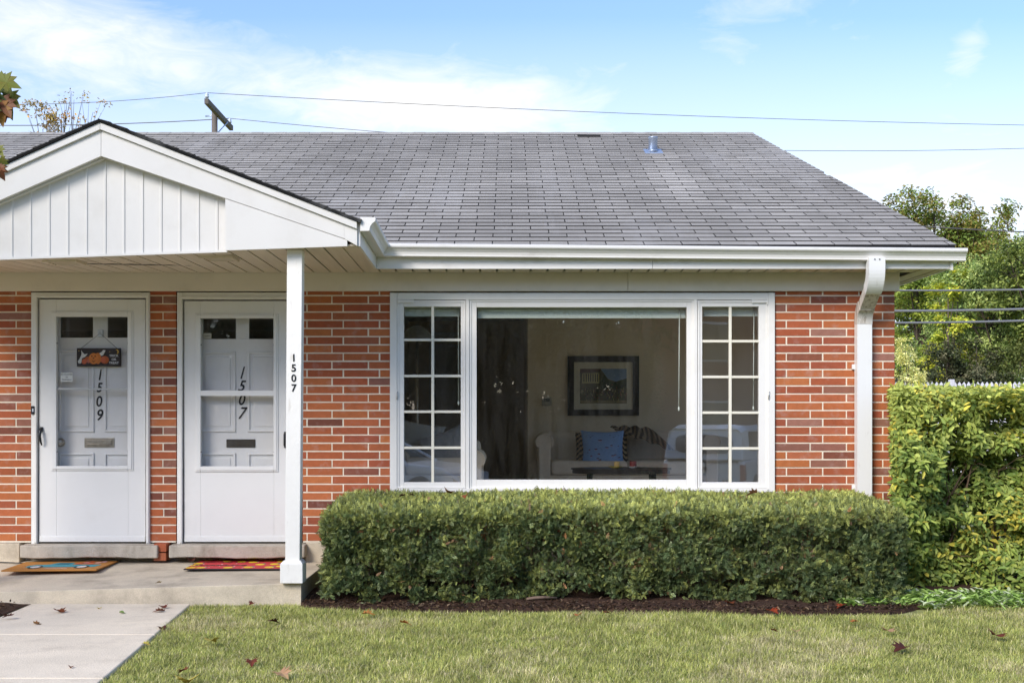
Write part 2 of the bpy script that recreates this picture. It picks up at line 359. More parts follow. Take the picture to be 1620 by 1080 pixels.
# path: sloping slabs with a joint
mb = MB()
for y0, y1 in ((-2.55, -1.335), (-3.80, -2.56), (-5.05, -3.81), (-6.3, -5.06), (-12.8, -6.31)):
    z0, z1 = lawn_z(0, y0)+.022, lawn_z(0, y1)+.022
    a0, a1 = -3.37 + .0*(y0+1.3), -3.44
    r0, r1 = -2.30 + (y0+1.35)*-.083, -2.30 + (y1+1.35)*-.083
    if y0 < -6.4: r0 = r1
    mb.hexa([(-3.42, y0, z0-.12), (r0, y0, z0-.12), (r1, y1, z1-.12), (-3.45, y1, z1-.12), (-3.42, y0, z0), (r0, y0, z0), (r1, y1, z1), (-3.45, y1, z1)])
tag(obj('path', mb, M['walk'], bevel=.008), kind='structure')
def path_r(y): return -2.30 + (y+1.35)*-.083
# planting bed under the hedges
def bed_edge(x):                                 # front edge of the bed (Y)
    return np.interp(x, [-1.6, -1.3, -.6, .5, 1.5, 2.2, 2.7, 3.1, 5.5], [-1.38, -1.55, -1.66, -1.66, -1.75, -1.80, -1.72, -1.30, -1.30]) if x < 9 else 0
mb = MB(); g = 0
def bedz(x, y): return GZ + .012 + .018*float(vnoise(np.array([[x, y]]), 5, 3)[0]) + .03*min(1, max(0, (y - bed_edge(x))/.4))
bx = np.linspace(-1.50, 5.5, 110)
for i in range(len(bx)-1):
    rows = 16
    for j in range(rows):
        q = []
        for (ii, jj) in ((i, j), (i+1, j), (i+1, j+1), (i, j+1)):
            x = bx[ii]; e = bed_edge(x); y = e + (0.02 - e)*jj/rows; q.append((x, y, bedz(x, y) if jj else GZ-.02))
        mb.face(q, smooth=True)
tag(obj('soil_bed', mb, M['soil']), kind='structure')
mb = MB()
lx = np.linspace(-5.2, -3.46, 20)
for i in range(19):
    for j in range(8):
        q = []
        for (ii, jj) in ((i, j), (i+1, j), (i+1, j+1), (i, j+1)):
            x = lx[ii]; y = -2.3 + jj*(1.0/8); q.append((x, y, GZ + (-.01 if jj == 0 else .008 + .02*float(vnoise(np.array([[x, y]]), 6, 9)[0]))))
        mb.face(q, smooth=True)
tag(obj('soil_bed', mb, M['soil']), kind='structure')
# bark chips lying on both beds
n = 5200
px_ = rng.uniform(-1.48, 3.2, n); ed = np.array([bed_edge(x) for x in px_]); py_ = ed + rng.uniform(-.03, 1.0, n)**1.3*.9
m = 900; px_ = np.concatenate([px_, rng.uniform(-4.9, -3.48, m)]); py_ = np.concatenate([py_, rng.uniform(-2.25, -1.4, m)]); n += m
P = np.stack([px_, py_, np.full(n, GZ+.045)], 1); D, U = frames(n, np.array([0,0,1.]) + rng.normal(size=(n,3))*.35)
cc = np.array([[.09,.05,.03],[.05,.03,.02],[.16,.09,.05],[.22,.15,.09],[.03,.02,.015]])[rng.integers(0,5,n)] * rng.uniform(.6,1.2,(n,1))
tag(leaves(P, D, U, rng.uniform(.012,.045,n), rng.uniform(.006,.018,n), cc, 'bark_chips', M['grass']), 'loose brown bark chips spread over the soil under the hedge', 'bark chips', kind='stuff')

# ------------------------------------------------------------------ the house
house = empty('brick_house', (0, 2, GZ), 'low red brick duplex with white trim, grey shingle roof and porch gable', 'house')
PITCH = 12.93/190; MODX = 57.4/190; ZL = Z(467.8, 0); WT = Z(461, 0)
XB = [X(49.5, 0), X(238, 0), X(279, 0), X(479, 0), X(617, 0), X(1226, 0), X(1415, 0)]
FZ = Z(857.5, 0)          # top of the foundation
WZ0 = Z(773, 0)           # window rough sill
pal = [(164,90,56),(168,94,58),(160,86,55),(174,100,60),(156,83,55),(164,93,60),(150,80,56),(176,104,62),(162,94,64)]
dark = [(128,76,58),(138,92,76),(118,70,56),(144,100,84)]
pal = [srgb(*c) for c in pal]; dark = [srgb(*c) for c in dark]
wall = MB()
def brick(x0, x1, y0, y1, z0, z1, lean):
    c = random.choice(dark) if random.random() < lean else random.choice(pal)
    k = random.uniform(.92, 1.09); c = (c[0]*k*random.uniform(.97,1.03), c[1]*k, c[2]*k*random.uniform(.93,1.07))
    j = lambda: random.uniform(-.0012, .0012)
    wall.box(x0+j(), x1+j(), y0+random.uniform(-.0012,.001), y1, z0+j()*.6, z1+j()*.6, c)
def brick_run(x0, x1, ph, z_lo, z_hi, lean=.08):
    """running bond on the front face between x0 and x1; ph = (joint of even rows, joint of odd rows)"""
    k = -1
    while True:
        zt = ZL - k*PITCH - .0056; zb = ZL - (k+1)*PITCH + .0056; par = (k % 2)
        k += 1
        if zt < z_lo + .01: break
        if zb > z_hi - .004: continue
        zt, zb = min(zt, z_hi), max(zb, z_lo)
        p = ph[par]; i0 = math.floor((x0 - p)/MODX); x = p + i0*MODX
        while x < x1 - .002:
            a, b_ = max(x + .006, x0), min(x + MODX - .006, x1)
            if b_ - a > .012: brick(a, b_, -.008, .09, zb, zt, lean)
            x += MODX
A_, B_ = X(525.4, 0), X(486.0, 0)
brick_run(XB[3], XB[4], (A_, X(543.2, 0)), FZ, WT, .07)
brick_run(XB[4], XB[5], (A_, X(543.2, 0)), FZ, WZ0-.0, .06)
brick_run(XB[5], XB[6], (X(1281.25, 0), X(1243.7, 0)), FZ, WT, .10)
brick_run(-8.0, XB[0], (X(54, 0), X(26, 0)), FZ, WT, .13)
# pier between the doors
k = -1
while True:
    zt = ZL - k*PITCH - .0056; zb = ZL - (k+1)*PITCH + .0056; k += 1
    if zb < FZ-.005 : break
    zt = min(zt, WT)
    if (k-1) % 2 == 0: mid = (XB[1]+XB[2])/2 + random.uniform(-.004,.004); brick(XB[1], mid-.005, -.008, .09, zb, zt, .5); brick(mid+.005, XB[2], -.008, .09, zb, zt, .5)
    else: brick(XB[1], XB[2], -.008, .09, zb, zt, 0)
for i in range(2): brick(X(249,0), X(268,0), -.10, .05, .02+i*.075, .085+i*.075, 0)
# right end wall
k = -1
while True:
    zt = ZL - k*PITCH - .0056; zb = ZL - (k+1)*PITCH + .0056; par = k % 2; k += 1
    if zt < FZ: break
    y = .092 + (0.0 if par else -.15)
    while y < 9.0:
        a, b_ = max(y+.005, .092), y+MODX-.005
        if zt > .35 and zb < 2.2:  # opening left for the added window that brightens the room
            if a < .3 < b_: b_ = .3
            elif a < 3.5 < b_: a = 3.5
            elif .3 <= a and b_ <= 3.5: y += MODX; continue
        if b_-a < .02: y += MODX; continue
        wall_c = random.choice(dark) if random.random() < .17 else random.choice(pal)
        wall.box(XB[6]-.09, XB[6]+random.uniform(-.001,.001), a, b_, max(zb, FZ), min(zt, WT+.12), wall_c); y += MODX
# mortar body standing just behind the brick faces (second material slot)
for a, b_, z0, z1 in ((-8, XB[0]-.003, FZ, WT), (XB[1]+.003, XB[2]-.003, FZ, WT), (XB[3]+.003, XB[4]-.003, FZ, WT), (XB[4]-.003, XB[5]+.003, FZ, WZ0-.003), (XB[5]+.003, XB[6]-.004, FZ, WT)):
    wall.box(a, b_, -.0052, .10, z0, z1-.001, mat=1)
for q6 in ((.10, .3, FZ, WT+.12), (3.5, 9.0, FZ, WT+.12), (.3, 3.5, FZ, .35), (.3, 3.5, 2.2, WT+.12)): wall.box(XB[6]-.10, XB[6]-.004, *q6, mat=1)
wall.box(-8, XB[6]-.02, .02, .20, WT+.001, 2.50, mat=1)          # header above the openings
wall.box(-8, XB[6]-.01, 8.9, 9.0, FZ, 2.56, mat=1); wall.box(-8.0, -7.9, .1, 8.9, FZ, 2.56, mat=1)
obj('wall', wall, [M['brick'], M['mortar']], house)
mb = MB(); mb.box(-8, X(33,0), -.03, .12, GZ-.2, FZ-.004); mb.box(X(33,0), X(484,0), .085, .12, GZ-.2, .16); mb.box(X(484,0), XB[6], -.012, .12, GZ-.2, FZ-.002); mb.box(XB[6]-.12, XB[6]+.012, .12, 9.0, GZ-.2, FZ-.002)
obj('foundation', mb, M['concrete'], house, bevel=.006)

# frieze, soffit, fascia
XF = X(1423, -.04)
SZ = 2.395
mb = MB(); mb.box(-8, .98, -.045, .03, WT-.001, SZ+.02); mb.box(.9825, XF, -.045, .03, WT-.001, SZ+.02); mb.box(XF-.05, XF, .031, 9.0, WT-.001, SZ+.02)
obj('frieze_board', mb, M['cream'], house, bevel=.003)
YF, XE = -.345, X(1505, -.34)
PX0, PXR = -4.756, -1.088           # porch eaves
PY = -1.42                           # porch gable front plane
XC0 = X(357.5, PY); XA = -2.918
def zb(x): return 2.424 + .0337*(x + 1.088)
soff = MB(); gap = MB(); w = .1375; x = XF + .4
x = A_ - w*40
while x < XE:
    ge_ = .006 if x < PXR - .1 else .009
    a, b_ = x + ge_, min(x + w - ge_, XE-.004)
    if b_ > a and a < XE-.01:
        porch = PX0 + .01 < (a+b_)/2 < PXR - .01
        yf = (PY + .09 if 2*XA-XC0 < (a+b_)/2 < XC0 else PY + .033) if porch else YF + .012
        if x > XF - .02: y1 = 9.0
        else: y1 = -.052 if porch else -.066
        f0, f1 = (zb(a)+.006, zb(b_)+.006) if porch else (SZ+.003, SZ+.003)
        c = [(a, yf, f0), (b_, yf, f1), (b_, y1, SZ+.003), (a, y1, SZ+.003)]
        soff.hexa(c + [(p[0], p[1], p[2]+.008) for p in c])
    x += w
soff.hexa([(PXR-.15,PY+.033,zb(PXR-.15)+.0145),(PXR-.001,PY+.033,zb(PXR)+.0145),(PXR-.001,-.06,SZ+.0145),(PXR-.15,-.06,SZ+.0145),(PXR-.15,PY+.033,zb(PXR-.15)+.019),(PXR-.001,PY+.033,zb(PXR)+.019),(PXR-.001,-.06,SZ+.019),(PXR-.15,-.06,SZ+.019)])
soff_o = obj('soffit', soff, M['soffit'], house)
gap.hexa([(-8,YF,SZ+.02),(PX0,YF,SZ+.02),(PX0,-.05,SZ+.02),(-8,-.05,SZ+.02),(-8,YF,SZ+.03),(PX0,YF,SZ+.03),(PX0,-.05,SZ+.03),(-8,-.05,SZ+.03)])
gap.hexa([(PX0,PY+.09,zb(PX0)+.024),(PXR,PY+.09,zb(PXR)+.024),(PXR,-.05,SZ+.024),(PX0,-.05,SZ+.024),(PX0,PY+.09,zb(PX0)+.034),(PXR,PY+.09,zb(PXR)+.034),(PXR,-.05,SZ+.034),(PX0,-.05,SZ+.034)])
gap.box(PXR, XE, YF+.01, -.05, SZ+.02, SZ+.03); gap.box(XF, XE, -.05, 9.0, SZ+.02, SZ+.03)
obj('soffit_backing', gap, M['groove'], soff_o)
for cx in (103, 347):
    v = MB(); Yc = -1.02 ; xc = X(cx, Yc); 
    zz = zb(xc) + (SZ - zb(xc))*(Yc - PY)/(-.05 - PY) - .026
    v.box(xc-.125, xc+.125, Yc-.12, Yc-.095, zz+.01, zz+.03); v.box(xc-.125, xc+.125, Yc+.095, Yc+.12, zz+.016, zz+.035)
    v.box(xc-.125, xc-.1, Yc-.095, Yc+.095, zz+.01, zz+.033); v.box(xc+.1, xc+.125, Yc-.095, Yc+.095, zz+.01, zz+.033)
    for i in range(7): v.box(xc-.1, xc+.1, Yc-.09+i*.026, Yc-.076+i*.026, zz+.018, zz+.03)
    obj('vent', v, M['soffit'], soff_o)
FT = 2.555
for bx4 in ((PXR+.02, 1.15, YF, YF+.02), (1.153, XE, YF, YF+.02), (-8, PX0-.02, YF, YF+.02), (XE-.02, XE, YF+.021, 9.2)):
    mb = MB(); mb.box(*bx4, SZ-.002, FT); obj('fascia', mb, M['gutter'], house, bevel=.002)
mb = MB()
mb.hexa([(PXR,PY+.02,zb(PXR)),(PXR+.02,PY+.02,zb(PXR)),(PXR+.02,YF-.001,SZ-.002),(PXR,YF-.001,SZ-.002),(PXR,PY+.02,2.60),(PXR+.02,PY+.02,2.60),(PXR+.02,YF-.001,FT),(PXR,YF-.001,FT)])
obj('fascia', mb, M['gutter'], house, bevel=.002)

# ---- roof: every shingle tab is its own thin wedge
RS = .418; ZE = 2.591; YE = -.385
def roof_z(y): return ZE + RS*(y + .34)
YR = 4.56; ZR = roof_z(YR); XRE = X(1190, YR)
def roof_right(y): return 3.575 + (XRE - 3.575)*(y - YE)/(YR - YE)
def tabs(mb, org, u, v, nrm, ulen, vlen, clip, tint=None, exp=.1275, w=.3048, gapw=.0085):
    org, u, v, nrm = map(Vector, (org, u, v, nrm)); rows = int(vlen/exp)+1
    for r in range(rows):
        s0 = r*exp; s1 = min(s0 + exp + .012, vlen); off = (w/2 if r % 2 else 0) + random.uniform(-.006,.006) + 10.0
        k0 = -int(off/w)-1
        i = k0
        rowk = random.uniform(.96, 1.04)
        while True:
            a = i*w + off % w - w; b_ = a + w - gapw; i += 1
            if a > ulen: break
            if b_ < 0: continue
            lo, hi = clip(s0)
            a, b_ = max(a, lo), min(b_, hi)
            if b_ - a < .02: continue
            t = .0062; lift = random.uniform(0, .0028); dz = random.uniform(-.0025, .0025)
            pc = org + u*((a+b_)/2) + v*s0; g = .335 * random.uniform(.86, 1.10) * rowk * (.86 + .28*float(vnoise(np.array([[pc.x*.8, pc.y*.35]]), 1.5, 77)[0])) * (tint(pc) if tint else 1); c = (g*1.10, g*1.02, g*.90)
            p = [org+u*a+v*(s0+dz), org+u*b_+v*(s0+dz), org+u*b_+v*s1, org+u*a+v*s1]
            top = [p[0]+nrm*(t+lift+.003), p[1]+nrm*(t+lift+.003), p[2]+nrm*.002, p[3]+nrm*.002]
            nv = len(mb.v); mb.v += [tuple(q) for q in p + top]
            for q, qc in (((4,5,6,7), c), ((0,1,5,4), (.06,.058,.056)), ((1,2,6,5), (.06,.058,.056)), ((3,0,4,7), (.06,.058,.056))): mb.f.append(tuple(nv+i_ for i_ in q)); mb.c.append(qc); mb.m.append(0); mb.sm.append(False)  # bare cut edges coloured dark, also painting in the course shadow lines
sl_len = math.hypot(YR-YE, ZR-roof_z(YE)); vdir = Vector((0, 1, RS)).normalized(); nr = Vector((0, -RS, 1)).normalized()
ro = MB()
def clipm(s):
    y = YE + vdir.y*s; return (0, roof_right(y) + 8.3)
def streak(p):
    return 1 + (.30*math.exp(-((p.x-1.66)/.16)**2)*min(1, max(0, (3.4-p.y)/.3))*max(.25, min(1, (p.y+.8)/2.8)) if p.y < 3.4 else 0)
tabs(ro, (-8.3, YE, roof_z(YE)), (1,0,0), vdir, nr, 12.2, sl_len, clipm, streak)
roof = obj('roof', ro, M['shingle'], house)
dk = MB()
yb = 9.4; zbk = ZR - (yb - YR)*RS
q = [(-8.3, YE+.004, roof_z(YE)-.004), (roof_right(YE)-.004, YE+.004, roof_z(YE)-.004), (XRE-.004, YR, ZR-.004), (-8.3, YR, ZR-.004)]
dk.hexa([(p[0], p[1], p[2]-.05) for p in q] + q)
q = [(-8.3, YR, ZR-.004), (XRE, YR, ZR-.004), (3.575, yb, zbk), (-8.3, yb, zbk)]
dk.hexa([(p[0], p[1], p[2]-.05) for p in q] + q)
obj('underlay', dk, M['sheath'], roof)
rc = MB(); x = -8.3; i = 0
while x < XRE - .02:
    e = min(x + .14, XRE+.01); g = .33*random.uniform(.88,1.10); c = (g*1.10, g*1.02, g*.90); h = .012 + (i % 2)*.003
    rc.hexa([(x, YR-.12, ZR-.12*RS+.002), (e, YR-.12, ZR-.12*RS+.002), (e, YR+.12, ZR-.12*RS+.002), (x, YR+.12, ZR-.12*RS+.002), (x, YR-.10, ZR-.045+h), (e, YR-.10, ZR-.045+h), (e, YR+.10, ZR-.045+h), (x, YR+.10, ZR-.045+h)], c); 
    rc.hexa([(x, YR-.10, ZR-.045+h), (e, YR-.10, ZR-.045+h), (e, YR+.10, ZR-.045+h), (x, YR+.10, ZR-.045+h), (x, YR-.005, ZR+h), (e, YR-.005, ZR+h), (e, YR+.005, ZR+h), (x, YR+.005, ZR+h)], c); x = e; i += 1
obj('ridge_cap', rc, M['shingle'], roof)
# a lifted tab
lt = MB(); yy = 4.28; lt.hexa([(X(914,yy),yy,roof_z(yy)+.012),(X(949,yy),yy,roof_z(yy)+.012),(X(949,yy),yy+.12,roof_z(yy+.12)+.008),(X(914,yy),yy+.12,roof_z(yy+.12)+.008),(X(914,yy),yy,roof_z(yy)+.042),(X(949,yy),yy,roof_z(yy)+.036),(X(949,yy),yy+.12,roof_z(yy+.12)+.012),(X(914,yy),yy+.12,roof_z(yy+.12)+.012)], (.035,.035,.035))
obj('lifted_shingle', lt, M['shingle'], roof)
# end gable: side wall above the eave, boxed behind the rake
gb = MB(); XW = XB[6]-.05
gb.prism([(XW-.02, .1, 2.5), (XW-.02, 8.9, 2.5), (XW-.02, YR, ZR-.12)], (.03, 0, 0)); obj('gable_wall', gb, M['alum'], house)
gb = MB()
for (ya, yb_) in ((YE+.02, YR), (9.35, YR)):
    za, zc_ = (roof_z(ya) if ya < YR else ZR-(ya-YR)*RS), ZR
    xa, xc_ = 3.56, XRE - .015
    gb.hexa([(xa-.02, ya, za-.20), (xa, ya, za-.20), (xc_, yb_, zc_-.20), (xc_-.02, yb_, zc_-.20), (xa-.02, ya, za-.058), (xa, ya, za-.058), (xc_, yb_, zc_-.058), (xc_-.02, yb_, zc_-.058)])
# closes the underside between the rake and the wall
gb.hexa([(XW, YE+.05, FT-.01), (3.54, YE+.05, FT-.01), (XRE-.03, YR, ZR-.19), (XW-.02, YR, ZR-.19), (XW, YE+.05, FT), (3.54, YE+.05, FT), (XRE-.03, YR, ZR-.18), (XW-.02, YR, ZR-.18)])
obj('rake_board', gb, M['alum'], house)
# vent pipe with flashing
vy = 3.42; vx = X(1033, vy); vz = roof_z(vy)
vb = MB(); vb.lathe([(.050, -.05), (.050, .150), (.053, .152), (.053, .163), (.044, .165), (.042, .06)], (vx, vy, vz), 18)
vb.hexa([(vx-.10, vy-.12, roof_z(vy-.12)+.004), (vx+.10, vy-.12, roof_z(vy-.12)+.004), (vx+.10, vy+.1, roof_z(vy+.1)+.004), (vx-.10, vy+.1, roof_z(vy+.1)+.004), (vx-.10, vy-.12, roof_z(vy-.12)+.014), (vx+.10, vy-.12, roof_z(vy-.12)+.014), (vx+.10, vy+.1, roof_z(vy+.1)+.014), (vx-.10, vy+.1, roof_z(vy+.1)+.014)])
vb.lathe([(.062, .0), (.056, .012), (.0505, .018)], (vx, vy, vz), 18)
obj('vent_pipe', vb, M['galv'], roof)

# ---- gutters (thin K profile), end caps, outlet
def gutter_ring(o, out, up, h0, t=.003):
    """o: back top point; out: unit outward; closed thin outline"""
    prof = [(0,0),(0,-.098),(.058,-.098),(.066,-.094),(.066,-.082),(.072,-.062),(.088,-.042),(.104,-.030),(.108,-.022),(.108,-.004),(.102,0),(.094,-.002)]
    inner = [(.096,-.010),(.100,-.012),(.099,-.022),(.084,-.035),(.066,-.056),(.060,-.078),(.056,-.092),(t,-.092),(t,0)]
    return [Vector(o) + Vector(out)*a + Vector((0,0,b_)) for a, b_ in prof + inner]
gt = MB(); zl, zr = 2.583, 2.545; xl, xr = X(608, -.45), X(1530, -.45)
def gz(x): return zl + (zr - zl)*(x - xl)/(xr - xl)
rings = [gutter_ring((xx, YF-.003, gz(xx)), (0,-1,0), None, 0) for xx in (xl+.10, .0, 1.2, 2.4, xr)]
# mitre ring where the short porch gutter meets the long one
dm = Vector((-1, -1, 0))
mit = []
for a, b_ in [(p.y, p.z) for p in gutter_ring((0,0,0), (0,-1,0), None, 0)]:
    mit.append(Vector((PXR+.023 - a, YF-.003 + a, gz(xl) + b_)))
gt.loft([mit] + rings, smooth=False)
gt.prism([tuple(v) for v in gutter_ring((xr, YF-.003, zr), (0,-1,0), None, 0)[:12]], (.004, 0, 0))
gt.box(-.985+.14, -.985+.145, YF-.11, YF-.003, gz(-.9)-.1035, gz(-.9)-.0985)
gut = obj('gutter', gt, M['gutter'], house)
g2 = MB(); zt = 2.628
r0 = gutter_ring((PXR+.023, PY-.005, zt), (1,0,0), None, 0)
g2.loft([r0, mit], smooth=False); g2.prism([tuple(v) for v in r0[:12]], (0, -.004, 0))
obj('gutter', g2, M['gutter'], house)
for yy in (5.0,):
    pass

# ---- downspout: corrugated rectangular pipe swept along its bends
def rect_ring(c, n, wdir, wd, dp):
    n = n.normalized(); wv = Vector((wdir, 0, 0)) if isinstance(wdir, (int, float)) else wdir
    fw = n.cross(wv).normalized(); pts = []
    k = 15
    for i in range(k):                                       # front face with ribs
        a = -1 + 2*i/(k-1); ridge = .006 if i % 2 else 0
        pts.append(c + wv*(a*wd/2) + fw*(-(dp/2) + ridge))
    for i in range(1, 5): pts.append(c + wv*(wd/2) + fw*(-(dp/2) + dp*i/4))
    for i in range(1, 4): pts.append(c + wv*(wd/2 - wd*i/3) + fw*(dp/2))
    for i in range(1, 4): pts.append(c + wv*(-wd/2) + fw*(dp/2 - dp*i/4))
    return pts
wd, dp = .122, .082
xt, xb_ = X(1385.5, -.42), X(1366.0, -.07)
def bez(p, c, q, n): return [tuple(Vector(p).lerp(Vector(c), t).lerp(Vector(c).lerp(Vector(q), t), t)) for t in [k_/n for k_ in range(n+1)]]
b1 = bez((xt, -.415, 2.40), (xt, -.415, 2.275), (xt+.001, -.325, 2.225), 9); b2 = bez((xb_-.001, -.155, 2.115), (xb_, -.064, 2.08), (xb_, -.064, 1.97), 9)
path = [(xt, -.415, 2.47)] + b1 + b2 + [(xb_, -.064, 1.9), (xb_, -.064, 1.2), (xb_, -.064, .3), (xb_, -.064, 0.02)]
i1, i2, i3 = len(b1), len(b1)+1, len(b1)+len(b2)
path = [Vector(p) for p in path]
def dspout(a, b_, mat, name, parent, grow=0):
    rings = []
    for i in range(a, b_+1):
        d = (path[min(i+1, len(path)-1)] - path[max(i-1, 0)])
        rings.append(rect_ring(path[i], d, 1.0, wd+grow, dp+grow))
    s = MB(); s.loft(rings, smooth=False); return obj(name, s, M[mat], parent)
ds = dspout(i3, len(path)-1, 'spout', 'downspout', house)
dspout(0, i1, 'spout', 'elbow', ds, .006); dspout(i1, i2, 'spoutdirt', 'elbow', ds, -.004); dspout(i2, i3, 'spoutdirt', 'elbow', ds, .004)
for zz in (1.62, .62):
    st = MB(); st.box(xb_-wd/2-.02, xb_+wd/2+.02, -.030, -.010, zz-.02, zz+.02); obj('strap', st, M['spout'], ds)
for dx in (-.02, .018):
    sc_ = MB(); sc_.lathe([(.005,-.004),(.005,.002)], (xt+dx, -.415-dp/2-.005, 2.455), 8, 'y'); obj('screw', sc_, M['black'], ds)

# ---- porch gable
XA, ZA = -2.918, 3.323
def rk(x): return ZA - RS*abs(x-XA) + .031*(x-XA)
def strip(mb, lo, hi, y0, y1, xs_):
    for a, b_ in zip(xs_[:-1], xs_[1:]):
        mb.hexa([(a,y0,lo(a)),(b_,y0,lo(b_)),(b_,y1,lo(b_)),(a,y1,lo(a)),(a,y0,hi(a)),(b_,y0,hi(b_)),(b_,y1,hi(b_)),(a,y1,hi(a))])
TR, RBt = .022, .072                 # shingle edge, trim
def RB(x): return .258 - (.048 if x > XA else .012)*abs(x-XA)      # the board narrows towards the eaves
rb = MB()
for side in (0, 1):
    xs_ = [XA+.0008, PXR] if side else [PX0, XA-.0008]
    strip(rb, lambda x: max(rk(x)-RBt, zb(x) if side else zb(x)), lambda x: rk(x)-TR, PY-.022, PY+.03, xs_)
    strip(rb, lambda x: rk(x)-RB(x), lambda x: rk(x)-RBt-.001, PY, PY+.03, xs_ if 0 else ([XA+.0008, -1.18] if side else [-4.66, XA-.0008]))
# lower ends of the boards are cut off level with the eave
rb.hexa([(-1.18,PY,rk(-1.18)-RB(-1.18)),(PXR,PY,zb(PXR)),(PXR,PY+.03,zb(PXR)),(-1.18,PY+.03,rk(-1.18)-RB(-1.18)),(-1.18,PY,rk(-1.18)-RBt-.001),(PXR,PY,rk(PXR)-RBt-.001),(PXR,PY+.03,rk(PXR)-RBt-.001),(-1.18,PY+.03,rk(-1.18)-RBt-.001)])
rb.hexa([(PX0,PY,zb(PX0)),(-4.66,PY,rk(-4.66)-RB(-4.66)),(-4.66,PY+.03,rk(-4.66)-RB(-4.66)),(PX0,PY+.03,zb(PX0)),(PX0,PY,rk(PX0)-RBt-.001),(-4.66,PY,rk(-4.66)-RBt-.001),(-4.66,PY+.03,rk(-4.66)-RBt-.001),(PX0,PY+.03,rk(PX0)-RBt-.001)])
porch = obj('porch_gable', rb, M['alum'], house, bevel=.002)
XC = X(357.5, PY)
for s_ in (1, -1):
    fl = MB()
    xc_ = XC if s_ > 0 else 2*XA - XC; xe = -1.16 if s_ > 0 else 2*XA+1.16
    fl.prism([(xc_, PY+.004, rk(xc_)-RB(xc_)-.003), (xe, PY+.004, rk(xe)-RB(xe)-.003), (xe, PY+.004, zb(xe)+.001), (xc_, PY+.004, zb(xc_))], (0, .025, 0))
    if s_ > 0: fl.box(xc_-.006, xc_, PY+.004, PY+.10, zb(xc_)+.001, rk(xc_)-RB(xc_))
    else: fl.box(xc_, xc_+.006, PY+.004, PY+.10, zb(xc_)+.001, rk(xc_)-RB(xc_))
    obj('corner_return', fl, M['alum'], porch)
sd = MB(); SY = PY+.085; xl_, xr_ = 2*XA-XC+.006, XC-.006
sd.prism([(xl_, SY, zb(xl_)), (xr_, SY, zb(xr_)), (xr_, SY, rk(xr_)-.1), (XA, SY, rk(XA)-.1), (xl_, SY, rk(xl_)-.1)], (0, .012, 0))
x = X(344, SY) + .1346*0
while x > xl_ + .02:
    h = rk(x) - RB(x) + .05
    sd.hexa([(x-.008, SY-.007, zb(x)+.012), (x+.004, SY-.007, zb(x)+.012), (x+.009, SY, zb(x)+.012), (x-.012, SY, zb(x)+.012), (x-.008, SY-.007, h), (x+.004, SY-.007, h), (x+.009, SY, h), (x-.012, SY, h)])
    x -= .1346
strip(sd, lambda x: zb(x)-.004, lambda x: zb(x)+.014, SY-.02, SY-.0005, [xl_, xr_])
strip(sd, lambda x: rk(x)-RB(x)-.012, lambda x: rk(x)-RB(x)+.03, SY-.045, SY-.0007, [xl_, XA])
strip(sd, lambda x: rk(x)-RB(x)-.004, lambda x: rk(x)-RB(x)+.03, SY-.045, SY-.0007, [XA, xr_])
obj('siding', sd, M['alum'], porch)
pr = MB()
# porch roof shingles: right and left slope, running back into the main roof
for s_ in (1, -1):
    sl_ = RS - .031*s_; ud = Vector((0,1,0)); vd = Vector((-s_, 0, sl_)).normalized(); nn = Vector((sl_*s_, 0, 1)).normalized()
    xe = PXR+.03 if s_ > 0 else PX0-.03; L_ = abs(xe-XA)/abs(vd.x)
    def cl_(s, sl_=sl_, s_=s_, xe=xe, vd=vd):
        zz = rk(xe) + vd.z*s + .01; ym = (zz - ZE)/RS - .34; return (0, max(.3, ym - (PY-.035)))
    tabs(pr, (xe, PY-.035, rk(xe)-.002), ud, vd, nn, 3.6, L_, cl_)
    pr.hexa([(xe, PY-.034, rk(xe)-.02), (XA, PY-.034, rk(XA)-.02), (XA, 1.5, rk(XA)-.02), (xe, .1, rk(xe)-.02), (xe, PY-.034, rk(xe)-.003), (XA, PY-.034, rk(XA)-.003), (XA, 1.5, rk(XA)-.003), (xe, .1, rk(xe)-.003)], (.012,.012,.012))
obj('porch_roof', pr, M['shingle'], porch)

# ---- porch post
Yp = -1.27; pt = MB(); xt_, xo_ = X(468, Yp), X(464.5, Yp); zt_ = zb(-1.6)+.004; zbm = .0
pt.hexa([(xo_-.052, Yp-.05, .12), (xo_+.052, Yp-.05, .12), (xo_+.052, Yp+.05, .12), (xo_-.052, Yp+.05, .12), (xt_-.055, Yp-.05, zt_), (xt_+.055, Yp-.05, zt_), (xt_+.055, Yp+.05, zt_), (xt_-.055, Yp+.05, zt_)])
post = obj('porch_post', pt, M['post'], house, bevel=.003)
pb = MB(); xo2 = X(464, Yp); s = .081
pb.hexa([(xo2-s, Yp-s, .006), (xo2+s, Yp-s, .006), (xo2+s, Yp+s, .006), (xo2-s, Yp+s, .006), (xo2-s, Yp-s, .145), (xo2+s, Yp-s, .145), (xo2+s, Yp+s, .145), (xo2-s, Yp+s, .145)])
pb.hexa([(xo2-s, Yp-s, .1455), (xo2+s, Yp-s, .1455), (xo2+s, Yp+s, .1455), (xo2-s, Yp+s, .1455), (xo_-.06, Yp-.06, .168), (xo_+.06, Yp-.06, .168), (xo_+.06, Yp+.06, .168), (xo_-.06, Yp+.06, .168)])
obj('post_base', pb, M['post'], post, bevel=.003)
for s_ in (-1,):
    xx = 2*XA - xt_; q = MB(); q.box(xx-.055, xx+.055, Yp-.05, Yp+.05, -.05, zb(xx)+.004); p2 = obj('porch_post', q, M['post'], house, bevel=.003)
    q = MB(); q.box(xx-s, xx+s, Yp-s, Yp+s, -.10, .10); obj('post_base', q, M['post'], p2, bevel=.003)

